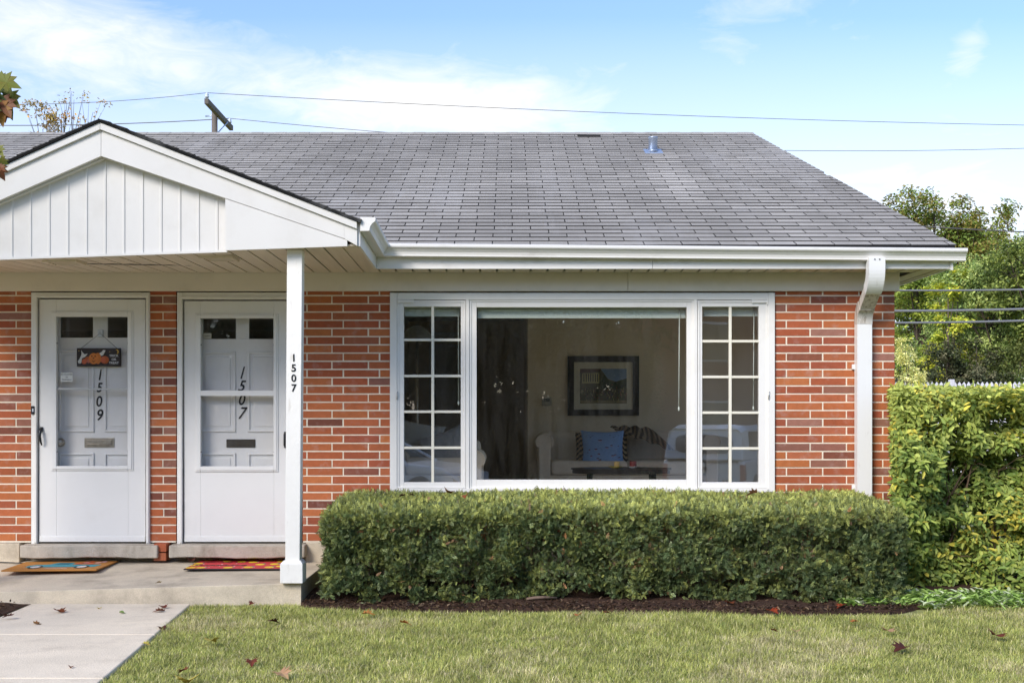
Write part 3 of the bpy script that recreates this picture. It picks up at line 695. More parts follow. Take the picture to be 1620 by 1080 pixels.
# ---- lettering helper
def text(name, s, size, loc, mat, parent, rot=(R(90),0,0), shear=0, ext=.001, bold=0, spacing=1.0, sx=1.0):
    c = bpy.data.curves.new('t', 'FONT'); c.body = s; c.size = size; c.shear = shear; c.extrude = ext; c.offset = bold; c.align_x = 'CENTER'; c.align_y = 'CENTER'; c.space_character = spacing; c.resolution_u = 4
    o = bpy.data.objects.new('t', c); scene.collection.objects.link(o); dg = bpy.context.evaluated_depsgraph_get(); dg.update()
    me = bpy.data.meshes.new_from_object(o.evaluated_get(dg)); bpy.data.objects.remove(o); me.name = name
    me.materials.clear()
    t = bare(name, me, mat, parent); t.rotation_euler = rot; t.scale = (sx, 1, 1); t.location = Vector(loc) - (wloc(parent) if parent else Vector((0,0,0)))
    return t
for ch, py in zip('1507', (566.5, 582.5, 598.5, 614)):
    text('house_number', ch, .074, (X(464.8, Yp-.05), Yp-.0525, Z(py, Yp-.05)), M['black'], post, bold=.0016)

# ---- doors
def panel_ring(mb, x0, x1, z0, z1, y, w=.018, d=.012):
    """raised moulding round a recessed door panel"""
    mb.box(x0, x1, y-d, y, z1-w, z1); mb.box(x0, x1, y-d, y, z0, z0+w); mb.box(x0, x0+w, y-d, y, z0+w, z1-w); mb.box(x1-w, x1, y-d, y, z0+w, z1-w)
def door_set(c):
    Yd = -.012                                             # face of the storm door
    P_ = lambda px: X(px, Yd)
    L0, L1 = P_(c['leaf'][0]), P_(c['leaf'][1]); T, B = Z(c['top'], Yd), Z(856.5, Yd); O0, O1 = P_(c['case'][0]), P_(c['case'][1])
    fr = MB()                                              # casing with two steps
    hz = Z(462.5, -.03)
    fr.box(O0, L0-.012, -.030, .14, FZ-.01, hz); fr.box(L1+.012, O1, -.030, .14, FZ-.01, hz); fr.box(L0-.0119, L1+.0119, -.030, .14, T+.012, hz)
    fr.box(L0-.034, L0-.013, -.040, -.0305, FZ, T+.034); fr.box(L1+.013, L1+.034, -.040, -.0305, FZ, T+.034); fr.box(L0-.034, L1+.034, -.0405, -.0308, T+.016, T+.036)
    df = obj('door_frame', fr, M['white'], house, bevel=.003)
    g0, g1, gt_, gb_ = P_(c['glass'][0]), P_(c['glass'][1]), Z(c['glass'][2], Yd), Z(c['glass'][3], Yd)
    t0, t1, tt, tb = P_(c['trim'][0]), P_(c['trim'][1]), Z(c['trim'][2], Yd), Z(c['trim'][3], Yd)
    d = MB()
    d.box(L0, g0, Yd, Yd+.035, B+.012, T); d.box(g1, L1, Yd, Yd+.035, B+.012, T); d.box(g0, g1, Yd, Yd+.035, gt_, T); d.box(g0, g1, Yd, Yd+.035, B+.012, gb_)
    for e0, e1, f0, f1, yy in ((t0, t1, tb, tt, .008), (t0+.012, t1-.012, tb+.012, tt-.012, .014)):
        d.box(e0, g0+.002 if yy > .01 else g0, Yd-yy, Yd-.0003 if yy < .01 else Yd-.0083, f0, f1); d.box(g1-.002 if yy > .01 else g1, e1, Yd-yy, Yd-.0003 if yy < .01 else Yd-.0083, f0, f1)
        d.box(g0+.0021, g1-.0021, Yd-yy, Yd-.0003 if yy < .01 else Yd-.0083, gt_-.001, f1); d.box(g0+.0021, g1-.0021, Yd-yy, Yd-.0003 if yy < .01 else Yd-.0083, f0, gb_+.001)
    d.box(L0+.002, L1-.002, Yd-.006, Yd+.03, B, B+.045)     # kick rail
    sd_ = obj('storm_door', d, M['door'], house, bevel=.0025)
    if c.get('label'): sd_['label'] = c['label']
    p = MB(); p.box(g0-.003, g1+.003, Yd+.012, Yd+.015, gb_-.003, gt_+.003); p.m = [1,1,0,1,1,1]; obj('pane', p, [M['stormpane'], M['clear']], sd_)
    cb = MB(); b0, b1 = Z(c['bar'][1], Yd), Z(c['bar'][0], Yd); cb.box(g0, g1, Yd-c['bar'][2], Yd+.010, b0, b1); obj('crossbar', cb, M['door' if c['bar'][2] > 0 else 'steel'], sd_, bevel=.002)
    for zz in (gt_-.22, gb_+.12):
        for gx in (g0, g1): tg = MB(); tg.box(gx-.008, gx+.008, Yd-.004, Yd+.011, zz-.003, zz+.003); obj('glass_clip', tg, M['black'], sd_)
    # hinges
    hx = P_(c['hinge'])
    for zz in (T-.14, (T+B)/2+.1, B+.28, B+.10 if 0 else (T+B)/2-.42):
        h = MB(); h.tube([(hx, Yd-.012, zz-.035), (hx, Yd-.012, zz+.035)], .0055, 8)
        for kk in (-.012, .012): h.lathe([(.0068,-.0015),(.0068,.0015)], (hx, Yd-.012, zz+kk), 8)
        h.box(hx-.012, hx+.012, Yd-.009, Yd-.004, zz-.03, zz+.03); obj('hinge', h, M['steel'], sd_)
    # curved pull handle
    kx = P_(c['knob']); hb = MB()
    z0, z1 = Z(706, Yd), Z(675, Yd)
    if c['n'] == 0: hb.tube([(kx, Yd-.004, z1-.025), (kx-.001, Yd-.030, z1-.035), (kx-.002, Yd-.040, z1-.075), (kx+.004, Yd-.036, z1-.115), (kx+.008, Yd-.018, z0+.012)], [.012,.013,.011,.009,.006], 10); hb.lathe([(.016,-.006),(.016,.002),(.012,.006)], (kx, Yd-.008, z1-.02), 14, 'y'); hb.box(kx-.012, kx+.012, Yd-.012, Yd, z1-.04, z1)
    else: hb.box(kx-.012, kx+.018, Yd-.02, Yd, z0-.01, z1-.04); hb.tube([(kx, Yd-.01, z1-.05), (kx, Yd-.05, z1-.06), (kx, Yd-.05, z0+.01), (kx, Yd-.01, z0)], .010, 8)
    obj('handle', hb, M['black'], sd_, bevel=.002)
    # inner entrance door
    Ym = .095; Q = lambda px: X(px, Ym)
    e = MB(); m0, m1 = L0-.004, L1+.004; mt, mb_ = T+.01, B-.02
    lt = [Q(v) for v in c['lights']]; l0, l1 = Z(c['lz'][1], Ym), Z(c['lz'][0], Ym)
    e.box(m0, lt[0], Ym, Ym+.04, mb_, mt); e.box(lt[0], lt[3], Ym, Ym+.04, l1, mt); e.box(lt[1], lt[2], Ym, Ym+.04, l0, l1); e.box(lt[3], m1, Ym, Ym+.04, mb_, mt); e.box(lt[0], lt[3], Ym, Ym+.04, mb_, l0)
    for (a, b_) in ((c['pan'][0], c['pan'][1]), (c['pan'][2], c['pan'][3])):
        for (u0, u1) in c['pz']:
            panel_ring(e, Q(a), Q(b_), Z(u1, Ym), Z(u0, Ym), Ym-.0005); e.box(Q(a)+.045, Q(b_)-.045, Ym-.006, Ym-.0006, Z(u1, Ym)+.045, Z(u0, Ym)-.045)
    fd = obj('front_door', e, M['inner'], house, bevel=.0035)
    for a, b_ in ((0, 1), (2, 3)):
        w_ = MB(); w_.box(lt[a]-.002, lt[b_]+.002, Ym+.015, Ym+.020, l0-.002, l1+.002); w_.m = [1,1,0,1,1,1]; obj('pane', w_, [M['darkglass'], M['clear']], fd)
    bk = MB(); s0, s1, sz0, sz1 = Q(c['slot'][0]), Q(c['slot'][1]), Z(c['slot'][3], Ym), Z(c['slot'][2], Ym)
    bk.box(s0, s1, Ym-.008, Ym-.001, sz0, sz1)
    if c['n'] == 0:
        bk.box(s0+.02, s1-.02, Ym-.016, Ym-.0085, sz0+.016, sz1-.014); bk.tube([(s0+.025, Ym-.018, sz0+.03), (s1-.025, Ym-.018, sz0+.03)], .005, 8)
    else: bk.box(s0+.018, s1-.018, Ym-.012, Ym-.0085, sz0+.018, sz1-.018)
    obj('mail_slot', bk, M['nickel' if c['n'] == 0 else 'brass'], fd, bevel=.002)
    if c['n'] == 0:
        kb = MB(); kb.lathe([(.034,0),(.034,-.006),(.014,-.012),(.014,-.03),(.026,-.04),(.031,-.052),(.026,-.064),(.010,-.07)], (Q(97), Ym, Z(699.5, Ym)), 24, 'y'); obj('door_knob', kb, M['nickel'], fd)
    # numbers on the inner door
    for ch, px, py, sz, sh, sx in c['num']:
        text('house_number', ch, sz, (Q(px), Ym-.0035, Z(py, Ym)), M['black'], fd, shear=sh, bold=.0016, sx=sx)
    # stone sill
    si = MB(); a, b_ = X(c['sill'][0], -.13), X(c['sill'][1], -.13); zs = FZ-.006
    n = 14
    for i in range(n):
        xa, xb2 = a+(b_-a)*i/n, a+(b_-a)*(i+1)/n; w0, w1 = [.004*math.sin(7*q_+c['n']) + .002*math.sin(23*q_) for q_ in (xa, xb2)]
        si.hexa([(xa,-.13+w0,.046+w0),(xb2,-.13+w1,.046+w1),(xb2,.10,.046),(xa,.10,.046),(xa,-.13+w0,zs-.006+w0*.4),(xb2,-.13+w1,zs-.006+w1*.4),(xb2,.10,zs),(xa,.10,zs)])
    import bmesh
    so_ = obj('door_sill', si, M['stone'], house)
    bm = bmesh.new(); bm.from_mesh(so_.data); bmesh.ops.remove_doubles(bm, verts=bm.verts, dist=1e-5)
    dd = {}
    for f in bm.faces: dd.setdefault(tuple(sorted(v.index for v in f.verts)), []).append(f)
    bmesh.ops.delete(bm, geom=[f for l in dd.values() if len(l) > 1 for f in l], context='FACES'); bm.to_mesh(so_.data); bm.free()
    md = so_.modifiers.new('bevel', 'BEVEL'); md.width = .009; md.segments = 3; md.limit_method = 'ANGLE'; md.angle_limit = R(40)
    return sd_, fd
doorL = door_set(dict(n=0, leaf=(62, 230), case=(50.5, 237.5), top=473.5, glass=(89.5, 203, 501, 737), trim=(81, 211, 492, 744), bar=(613.5, 616.5, 0), hinge=233.5, knob=66,
    lights=(95, 147, 170, 212), lz=(500, 534), pan=(93, 149, 165, 214), pz=((553, 683), (716, 800)), slot=(134, 181, 692.5, 707.5), sill=(31, 249),
    num=[('1',157.5,593.5,.130,.2,.8), ('5',157,613.5,.112,.2,.85), ('0',156.5,635.5,.125,.12,.85), ('9',157,657,.132,.2,.85)], label='white storm door whose inner door reads 1509'))
doorR = door_set(dict(n=1, leaf=(291.5, 459), case=(281, 472), top=476, glass=(317.5, 433.5, 503.5, 737.5), trim=(309, 440.5, 496, 746), bar=(617.5, 626, .012), hinge=287.5, knob=452,
    lights=(321, 373, 394, 440), lz=(500, 536), pan=(316, 373, 392, 446), pz=((556, 683), (716, 800)), slot=(358.5, 404, 694.5, 707.5), sill=(267, 482),
    num=[('1',381.5,590.5,.145,.4,.7), ('5',381,611,.125,.35,.9), ('0',381.5,633,.125,.25,.9), ('7',381,654,.140,.4,.85)], label='white storm door whose inner door reads 1507'))
bb = MB(); bb.box(X(49.2,-.04), X(54.6,-.04), -.048, -.0305, Z(655,-.04), Z(642,-.04)); obj('doorbell', bb, M['black'], house, bevel=.003)
bb = MB(); bb.box(X(50.8,-.05), X(53,-.05), -.052, -.0485, Z(651,-.05), Z(646,-.05)); obj('doorbell_button', bb, M['porcelain'], house)

# ---- the big window: fixed centre light between two casements
wf = MB(); Yw = -.035; U0, U1 = X(616.8, Yw), X(1226, Yw); ZT, ZB_ = Z(463, Yw), Z(778, Yw)
W = lambda px: X(px, Yw)
wf.box(U0, W(628), Yw, .12, ZB_, ZT); wf.box(W(1215.5), U1, Yw, .12, ZB_, ZT)                 # jambs
wf.box(W(628), W(1215.5), Yw+.006, .12, Z(474, Yw), ZT)                                          # head
wf.box(W(628), W(1215.5), Yw-.012, .12, ZB_, Z(772.5, Yw))                                       # sill
wf.box(W(737), W(742.5), Yw+.004, .12, Z(772.5, Yw), Z(474, Yw)); wf.box(W(1098), W(1103.5), Yw+.004, .12, Z(772.5, Yw), Z(474, Yw))
frame = obj('window_frame', wf, M['white'], house, bevel=.003)
def sash(x0, x1, y0p, y1p, gx0, gx1, gy0, gy1, Y, name, steps=1):
    s_ = MB(); a, b_, t, bt = X(x0,Y), X(x1,Y), Z(y0p,Y), Z(y1p,Y); c, d, e, f = X(gx0,Y), X(gx1,Y), Z(gy0,Y), Z(gy1,Y)
    s_.box(a, c, Y, Y+.04, bt, t); s_.box(d, b_, Y, Y+.04, bt, t); s_.box(c, d, Y, Y+.04, e, t); s_.box(c, d, Y, Y+.04, bt, f)
    w_ = min((c-a), .03)*.55                                     # outer raised band
    s_.box(a, a+w_, Y-.008, Y-.0004, bt, t); s_.box(b_-w_, b_, Y-.008, Y-.0004, bt, t); s_.box(a+w_, b_-w_, Y-.008, Y-.0004, t-w_, t); s_.box(a+w_, b_-w_, Y-.008, Y-.0004, bt, bt+w_)
    return s_, (c, d, e, f)
s_, g = sash(742.8, 1097.7, 474.4, 772.2, 754, 1086.5, 486, 758.5, -.012, 'fixed')
win = obj('fixed_window', s_, M['white'], house, bevel=.003)
p = MB(); p.box(g[0]-.004, g[1]+.004, .012, .016, g[3]-.004, g[2]+.004); p.m = [1,1,0,1,1,1]; obj('pane', p, [M['pane'], M['clear']], win)
for x0, x1, gx0, gx1, mx, rows in ((628.4, 736.7, 639, 729, 684.5, (537.5, 594.5, 651, 708)), (1103.8, 1215.2, 1111, 1200.5, 1155.5, (539.5, 596, 652.5, 709))):
    Yc = -.020
    s_, g = sash(x0, x1, 475.2, 772.0, gx0, gx1, 485, 762.5, Yc, 'casement')
    ca = obj('casement_window', s_, M['white'], house, bevel=.003)
    p = MB(); p.box(g[0]-.004, g[1]+.004, .004, .008, g[3]-.004, g[2]+.004); p.m = [1,1,0,1,1,1]; obj('pane', p, [M['casepane'], M['clear']], ca)
    mu = MB(); m_ = X(mx, Yc); mu.box(m_-.0115, m_+.0115, Yc+.004, .002, g[3], g[2])
    for i, ry in enumerate(rows):
        zz = Z(ry, Yc); mu.box(g[0], m_-.0117, Yc+.0045, .0018, zz-.0105, zz+.0105); mu.box(m_+.0117, g[1], Yc+.0045, .0018, zz-.0105, zz+.0105)
    obj('muntin', mu, M['muntin'], ca, bevel=.002)
    hb = MB(); left = x0 < 700; hx0 = X(x0+.5 if left else x1-.5, Yc)
    s1 = 1 if left else -1
    hb.box(hx0, hx0+s1*.13, Yc-.016, Yc-.009, Z(476.6, Yc)-.014, Z(476.6, Yc)+.010); hb.box(hx0, hx0+s1*.012, Yc-.018, Yc-.009, Z(476.6,Yc)-.03, Z(476.6,Yc)+.016); hb.box(hx0+s1*.125, hx0+s1*.135, Yc-.019, Yc-.009, Z(476.6,Yc)-.018, Z(476.6,Yc)+.014)
    obj('hinge_arm', hb, M['white'], ca, bevel=.0015)
    lk = MB(); lx_ = X(628.3 if left else 1215.4, Yc); lz_ = Z(625, Yc); lk.tube([(lx_, Yc-.02, lz_-.035), (lx_, Yc-.024, lz_), (lx_+.004, Yc-.02, lz_+.03)], .005, 6); obj('latch', lk, M['steel'], ca)

# ---- the room behind the window (parts of the house)
FLZ = .20; RX0, RX1, RYB = -1.42, 3.10, 3.72
rm = MB()
rm.box(X(835, RYB), RX1, RYB, RYB+.1, FLZ, 2.55)                 # far wall
for q6 in ((.12, .3, FLZ, 2.55), (3.5, RYB, FLZ, 2.55), (.3, 3.5, FLZ, .35), (.3, 3.5, 2.2, 2.55)): rm.box(RX1, RX1+.004, *q6)
rm.box(RX0-.1, RX0, .12, 6.9, FLZ, 2.55)                         # wall to the entry
rm.box(X(835, RYB), X(835, RYB)+.1, RYB+.1, 6.9, FLZ, 2.55)        # hallway side
rm.box(RX0, X(835, RYB), 6.9, 7.0, FLZ, 2.55)
obj('room_wall', rm, M['wall'], house)
rm = MB(); rm.box(-7.8, RX1, .12, 8.8, FLZ-.05, FLZ); obj('room_floor', rm, M['carpet'], house)
rm = MB(); rm.box(-7.8, RX1+.02, .20, 8.8, 2.551, 2.60); obj('ceiling', rm, M['ceil'], house)
rm = MB(); dx0, dx1 = X(690, 16.9-10), X(732, 6.9)
rm.box(dx0, dx1, 6.86, 6.895, FLZ, 2.23); rm.box(dx0-.09, dx0-.001, 6.84, 6.896, FLZ, 2.30); rm.box(dx1+.001, dx1+.09, 6.84, 6.896, FLZ, 2.30); rm.box(dx0-.09, dx1+.09, 6.84, 6.896, 2.301, 2.39); obj('inner_door', rm, M['door'], house, bevel=.004)

mb = MB()
for q6 in ((.3, .36, .35, 2.2), (3.44, 3.5, .35, 2.2), (.361, 3.439, .35, .41), (.361, 3.439, 2.14, 2.2), (1.87, 1.93, .411, 2.139)): mb.box(XB[6]-.08, XB[6]-.03, *q6)
added_window = obj('side_window', mb, M['white'], house); mb = MB(); mb.box(XB[6]-.06, XB[6]-.056, .361, 3.439, .411, 2.139); obj('pane', mb, M['stormpane'], added_window)  # unseen window, added to let more daylight into the room
# ---- the stoop
sp = MB()
sx = [-8.0, -6.0, -4.5, -3.6, -2.9, -2.2, STX]; sy = [-1.30, -.85, -.4, .03]
def stz(x, y): return stoop_z(x, y) + (0 if x > -4.6 else 0)
for i in range(len(sx)-1):
    for j in range(len(sy)-1):
        q = [(sx[i], sy[j]), (sx[i+1], sy[j]), (sx[i+1], sy[j+1]), (sx[i], sy[j+1])]
        sp.face([(x, y, stz(x, y)) for x, y in q], smooth=False)
    sp.face([(sx[i], sy[0]-.004, -.168 if sx[i] > -3.4 else -.19), (sx[i+1], sy[0]-.004, -.168 if sx[i+1] > -3.4 else -.19), (sx[i+1], sy[0], stz(sx[i+1], sy[0])), (sx[i], sy[0], stz(sx[i], sy[0]))])
for j in range(len(sy)-1): sp.face([(STX, sy[j], -.3), (STX, sy[j+1], -.3), (STX, sy[j+1], 0), (STX, sy[j], 0)])
stoop = obj('concrete_stoop', sp, M['concrete'])
import bmesh
bm = bmesh.new(); bm.from_mesh(stoop.data); bmesh.ops.remove_doubles(bm, verts=bm.verts, dist=1e-5); bmesh.ops.recalc_face_normals(bm, faces=bm.faces); bm.to_mesh(stoop.data); bm.free()
md = stoop.modifiers.new('bevel', 'BEVEL'); md.width = .018; md.segments = 4; md.limit_method = 'ANGLE'; md.angle_limit = R(50)
tag(stoop, 'worn grey concrete stoop running under both front doors', 'stoop')

# ------------------------------------------------------------------ doormats
def ray_floor(px, py):
    """point on the stoop slab under a photo pixel"""
    Y = -.8
    for _ in range(30):
        x = X(px, Y); z = stoop_z(x, Y) + .004; Y = (CZ - z)*F/(py - HY) - CD
    return X(px, Y), Y
def mat_from(c, label, cat_mat, rim, name='doormat', th=.012):
    pts = [ray_floor(*q) for q in c]; cx = sum(p[0] for p in pts)/4; cy = sum(p[1] for p in pts)/4
    z = max(stoop_z(*p) for p in pts)
    t = empty(name, (cx, cy, z+.001), label, 'doormat')
    m = MB(); m.prism([(p[0]-cx, p[1]-cy, 0.001) for p in pts], (0,0,th), rim); base = obj('mat_base', m, M['printed'], t, bevel=.003, local=True)
    a = [Vector((p[0]-cx, p[1]-cy, th+.001)) for p in pts]
    return t, lambda u, v, h=0: (a[0]*(1-u)+a[1]*u)*(1-v) + (a[3]*(1-u)+a[2]*u)*v + Vector((0,0,h))
def blob(mb, f, u, v, ru_, rv, col, h, n=18, rot=0, k=0.0):
    mb.face([f(u + math.cos(a)*ru_*math.cos(rot) - math.sin(a)*rv*math.sin(rot), v + math.cos(a)*ru_*math.sin(rot)*1.6 + math.sin(a)*rv*math.cos(rot), h) for a in [2*math.pi*i/n for i in range(n)]], col)
t, f = mat_from([(1.5, 910.5), (152.5, 906.5), (187, 888.5), (41, 891)], 'tan coir doormat printed with a teal pickup truck, before the left door', None, srgb(176,118,50))
pm = MB(); teal = srgb(60,150,160); tdk = srgb(35,95,110); wht = srgb(210,205,200); org = srgb(205,100,55)
pm.face([f(.17,.30,.001), f(.90,.30,.001), f(.93,.55,.001), f(.60,.58,.001), f(.585,.80,.001), f(.40,.82,.001), f(.35,.60,.001), f(.22,.58,.001), f(.16,.46,.001)], teal)
pm.face([f(.41,.60,.002), f(.56,.60,.002), f(.56,.75,.002), f(.44,.76,.002)], tdk)
for u in (.28, .77): blob(pm, f, u, .30, .075, .16, srgb(25,40,45), .002); blob(pm, f, u, .30, .05, .11, wht, .003)
for u, v, r, c in ((.65,.70,.04,org),(.71,.78,.04,srgb(200,120,110)),(.78,.68,.04,org),(.84,.76,.04,srgb(215,160,140)),(.88,.86,.03,srgb(215,170,165)),(.74,.90,.03,org)): blob(pm, f, u, v, r, r*2.6, c, .0025)
pm.face([f(.40,.12,.001), f(.66,.12,.001), f(.64,.20,.001), f(.42,.20,.001)], srgb(205,160,130))
obj('printed_design', pm, M['printed'], t, local=True)
t, f = mat_from([(290, 903.5), (452, 901.5), (456, 882), (319, 886)], 'red doormat covered in yellow lemons, before the right door', None, (.012,.012,.012), th=.008)
pm = MB(); pm.face([f(.012,.03,.0008), f(.99,.03,.0008), f(.99,.97,.0008), f(.012,.97,.0008)], srgb(205,62,66)); 
yel = srgb(235,205,40); grn = srgb(95,140,110)
lem = [(.10,.88),(.24,.90),(.42,.90),(.58,.93),(.72,.90),(.88,.90),(.05,.55),(.02,.35),(.33,.74),(.50,.66),(.63,.60),(.79,.70),(.93,.62),(.72,.38),(.87,.40),(.15,.09),(.42,.10),(.62,.14),(.83,.14),(.95,.20),(.02,.10)]
for i, (u, v) in enumerate(lem):
    ro = random.uniform(-.35, .35)
    blob(pm, f, u+.03, v+.05, .035, .03, grn, .0012, 10, ro+.6); blob(pm, f, min(max(u, .05), .94), min(max(v, .12), .88), .047, .068, yel, .0018, 16, ro)
for i in range(26): blob(pm, f, random.uniform(.03,.97), random.uniform(.08,.94), .008, .016, srgb(240,220,220), .0015, 8)
obj('printed_design', pm, M['printed'], t, local=True)
e0, e1 = f(.1,.3), f(.5,.3); dv = f(.3,.8)-f(.3,.2)
for s_, u, v, sz in (('YOU ARE MY', .30, .62, .060), ('Sunshine', .30, .34, .125)):
    q = f(u, v, .0022); tx = text('lettering', s_, sz, (0,0,0), M['black'], t, rot=(0,0,0), shear=.3, ext=.0004, bold=.001); tx.location = q

# ------------------------------------------------------------------ things on the doors
Ys = .055
sg = empty('hanging_sign', (X(156.5, Ys), Ys, Z(579, Ys)), 'small black wooden trick or treat plaque with pumpkins hanging on the left door', 'sign')
a0, a1, z0, z1 = X(121.5, Ys), X(191, Ys), Z(579.5, Ys), Z(550.5, Ys)
m = MB(); m.box(a0, a1, Ys, Ys+.012, z0, z1, srgb(46,38,38))
fx = lambda u: a0+(a1-a0)*u; fz_ = lambda v: z0+(z1-z0)*v
def disc(mb, u, v, r, col, h, sx=1.0, sz=1.0, n=18, rot=0):
    mb.face([(fx(u)+r*sx*math.cos(a)*math.cos(rot)-r*sz*math.sin(a)*math.sin(rot), Ys-h, fz_(v)+r*sx*math.cos(a)*math.sin(rot)+r*sz*math.sin(a)*math.cos(rot)) for a in [2*math.pi*i/n for i in range(n)]], col)
o1, o2, o3 = srgb(196,112,44), srgb(170,84,38), srgb(190,95,60)
disc(m, .17,.27,.022,o3,.001); disc(m,.27,.30,.018,srgb(180,100,80),.0012,.8,1); disc(m,.25,.42,.022,o2,.0009,1.1,.8); disc(m,.48,.44,.047,o1,.0014,.62,1); disc(m,.385,.43,.048,srgb(205,120,50),.0016,.85,.98); disc(m,.64,.36,.033,o2,.0014,1.05,1); disc(m,.60,.36,.024,o3,.0018,.9,1.1)
for u, v in ((.345,.56),(.42,.56),(.38,.45)): disc(m, u, v, .0055, (.01,.008,.005), .002, 1, 1.3, 8)
m.face([(fx(.33),Ys-.002,fz_(.36)),(fx(.38),Ys-.002,fz_(.28)),(fx(.44),Ys-.002,fz_(.37)),(fx(.38),Ys-.002,fz_(.22))], (.02,.01,.005))
w_ = srgb(205,205,200)
for pts in ([(.02,.28),(.045,.16),(.10,.17),(.12,.45),(.19,.52),(.25,.70),(.18,.66),(.13,.78),(.10,.90),(.11,.72),(.10,.60),(.06,.40)], [(.50,.70),(.57,.80),(.60,.90),(.66,.88),(.60,.62),(.56,.58)]):
    m.face([(fx(u), Ys-.0012, fz_(v)) for u, v in pts], w_)
mo = [(.88,.93),(.93,.92),(.96,.82),(.94,.70),(.905,.68),(.93,.76),(.925,.85)]
m.face([(fx(u), Ys-.0012, fz_(v)) for u, v in mo], srgb(200,160,70))
for u, v in ((.05,.85),(.75,.80)): disc(m, u, v, .004, srgb(190,160,90), .0012, n=8)
obj('board', m, M['printed'], sg, recalc=False)
wm = material('sign_lettering_white', (.62,.62,.62), .7)
for s_, v in (('TRICK', .58), ('OR', .38), ('TREAT', .19)): text('lettering', s_, .026, (fx(.845), Ys-.0015, fz_(v)), wm, sg, bold=.0006, ext=.0003, sx=1.05)
m = MB(); hk = (X(158, Ys), Ys+.006, Z(527, Ys)); m.tube([(a0+.035, Ys+.006, z1), hk, (a1-.035, Ys+.006, z1)], .0018, 6); obj('hanging_wire', m, M['black'], sg)
m = MB(); m.box(hk[0]-.02, hk[0]+.02, Ys+.006, Ys+.035, hk[2]-.03, hk[2]+.03); m.tube([(hk[0], Ys+.006, hk[2]+.01), (hk[0], Ys-.012, hk[2]+.004), (hk[0], Ys-.014, hk[2]-.012)], .003, 6); tag(obj('wall_hook', m, M['porcelain'], bevel=.003), 'white stick-on hook carrying the pumpkin plaque', 'hook')
def sticker(x0, x1, y0, y1, Y, lines, label, col=(.62,.62,.58)):
    t = empty('sticker', ((X(x0,Y)+X(x1,Y))/2, Y, Z(y1,Y)), label, 'sticker'); m = MB(); m.box(X(x0,Y), X(x1,Y), Y, Y+.001, Z(y1,Y), Z(y0,Y), col); obj('paper', m, M['printed'], t)
    n = len(lines)
    for i, s_ in enumerate(lines): text('lettering', s_, .017, ((X(x0,Y)+X(x1,Y))/2, Y-.0006, Z(y0+(y1-y0)*(i+.7)/(n+.4), Y)), M['black'], t, ext=.0002, sx=.8)
sticker(96, 115, 589.5, 603.5, -.004, ['NO SOLICITING', 'OR', 'TRESPASSING'], 'small white printed notice inside the glass of the 1509 door')
sticker(321.5, 334.5, 527, 535.5, .09, ['ALARM'], 'tiny cream sticker in the corner of the 1507 door glass', (.55,.52,.42))

# ------------------------------------------------------------------ interior furnishings
def cushion(mb, c, sx, sy, sz, rx=0, rz=0, col=(1,1,1), n=22, pinch=.35, colf=None, ry=0):
    """square pillow: u,v grid, thickness falls to the seams, corners pulled out"""
    Mx = Matrix.Rotation(rz, 3, 'Z') @ Matrix.Rotation(rx, 3, 'X') @ Matrix.Rotation(ry, 3, 'Y'); c = Vector(c)
    def pt(u, v, s): 
        e = (1-abs(u)**2.6)*(1-abs(v)**2.6); th = sy*.5*max(e, 0)**.55; kx = 1 - .10*(1-abs(v)**2)*abs(u)**3 ; kz = 1 - .10*(1-abs(u)**2)*abs(v)**3
        return c + Mx @ Vector((u*sx/2*kx, s*th, v*sz/2*kz))
    for s in (-1, 1):
        for i in range(n):
            for j in range(n):
                q = [(-1+2*(i+a)/n, -1+2*(j+b_)/n) for a, b_ in ((0,0),(1,0),(1,1),(0,1))]
                mb.face([pt(u, v, s) for u, v in q], colf((i+.5)/n, (j+.5)/n) if colf else col, smooth=True)
def sofa_at(x0, x1, yf, yb, zf, zs, za, zbk, label, name='sofa', arms=(1,1), cushions=2):
    t = empty(name, ((x0+x1)/2, (yf+yb)/2, zf), label, 'sofa' if name == 'sofa' else 'armchair'); aw = .20
    m = MB(); m.box(x0+.04, x1-.04, yf+.03, yb, zf+.06, zs-.15); obj('sofa_base', m, M['fabric'], t, bevel=.02)
    for k in range(cushions):
        a = x0+aw*.8+(x1-x0-1.6*aw)*k/cushions; b_ = x0+aw*.8+(x1-x0-1.6*aw)*(k+1)/cushions
        m = MB(); m.box(a+.004, b_-.004, yf, yb-.2, zs-.148, zs); obj('seat', m, M['fabric'], t, bevel=.035, seg=4)
    m = MB(); n = 14; rows = [(yb-.30, zs-.02), (yb-.27, zbk-.08), (yb-.20, zbk), (yb-.05, zbk-.02), (yb, zbk-.12), (yb, zf+.1)]
    m.prism([(x0+.05, y, z) for y, z in rows], (x1-x0-.10, 0, 0)); obj('backrest', m, M['fabric'], t, bevel=.05, seg=5)
    for i, on in enumerate(arms):
        if not on: continue
        xx = x0+.09 if i == 0 else x1-.09
        m = MB(); cz_ = za-.085
        ring = [(xx+.085*1.08*math.cos(a)*(1), 0, cz_+.085*math.sin(a)) for a in [math.pi*(-.22)+math.pi*1.44*k/20 for k in range(21)]]
        pr_ = [(p[0], p[2]) for p in ring] + [(xx-.06, cz_-.06), (xx-.055, zf+.03), (xx+.065, zf+.03), (xx+.065, cz_-.06)][:4]
        m.prism([(a, yf+.01, b_) for a, b_ in pr_], (0, yb-yf-.12, 0)); ar = obj('armrest', m, M['fabric'], t, bevel=.012, seg=3)
        m = MB(); m.tube([(a*1.0, yf+.004, b_) for a, b_ in [(p[0], p[2]) for p in ring]], .006, 6); obj('piping', m, M['fabric'], ar)
    return t
sofa_at(X(848, 2.75), X(1140, 2.75), 2.75, 3.66, FLZ, Z(729, 2.75), Z(686.5, 2.75), Z(681, 3.4), 'beige rolled-arm sofa against the back wall inside the big window')
Yk = 3.0
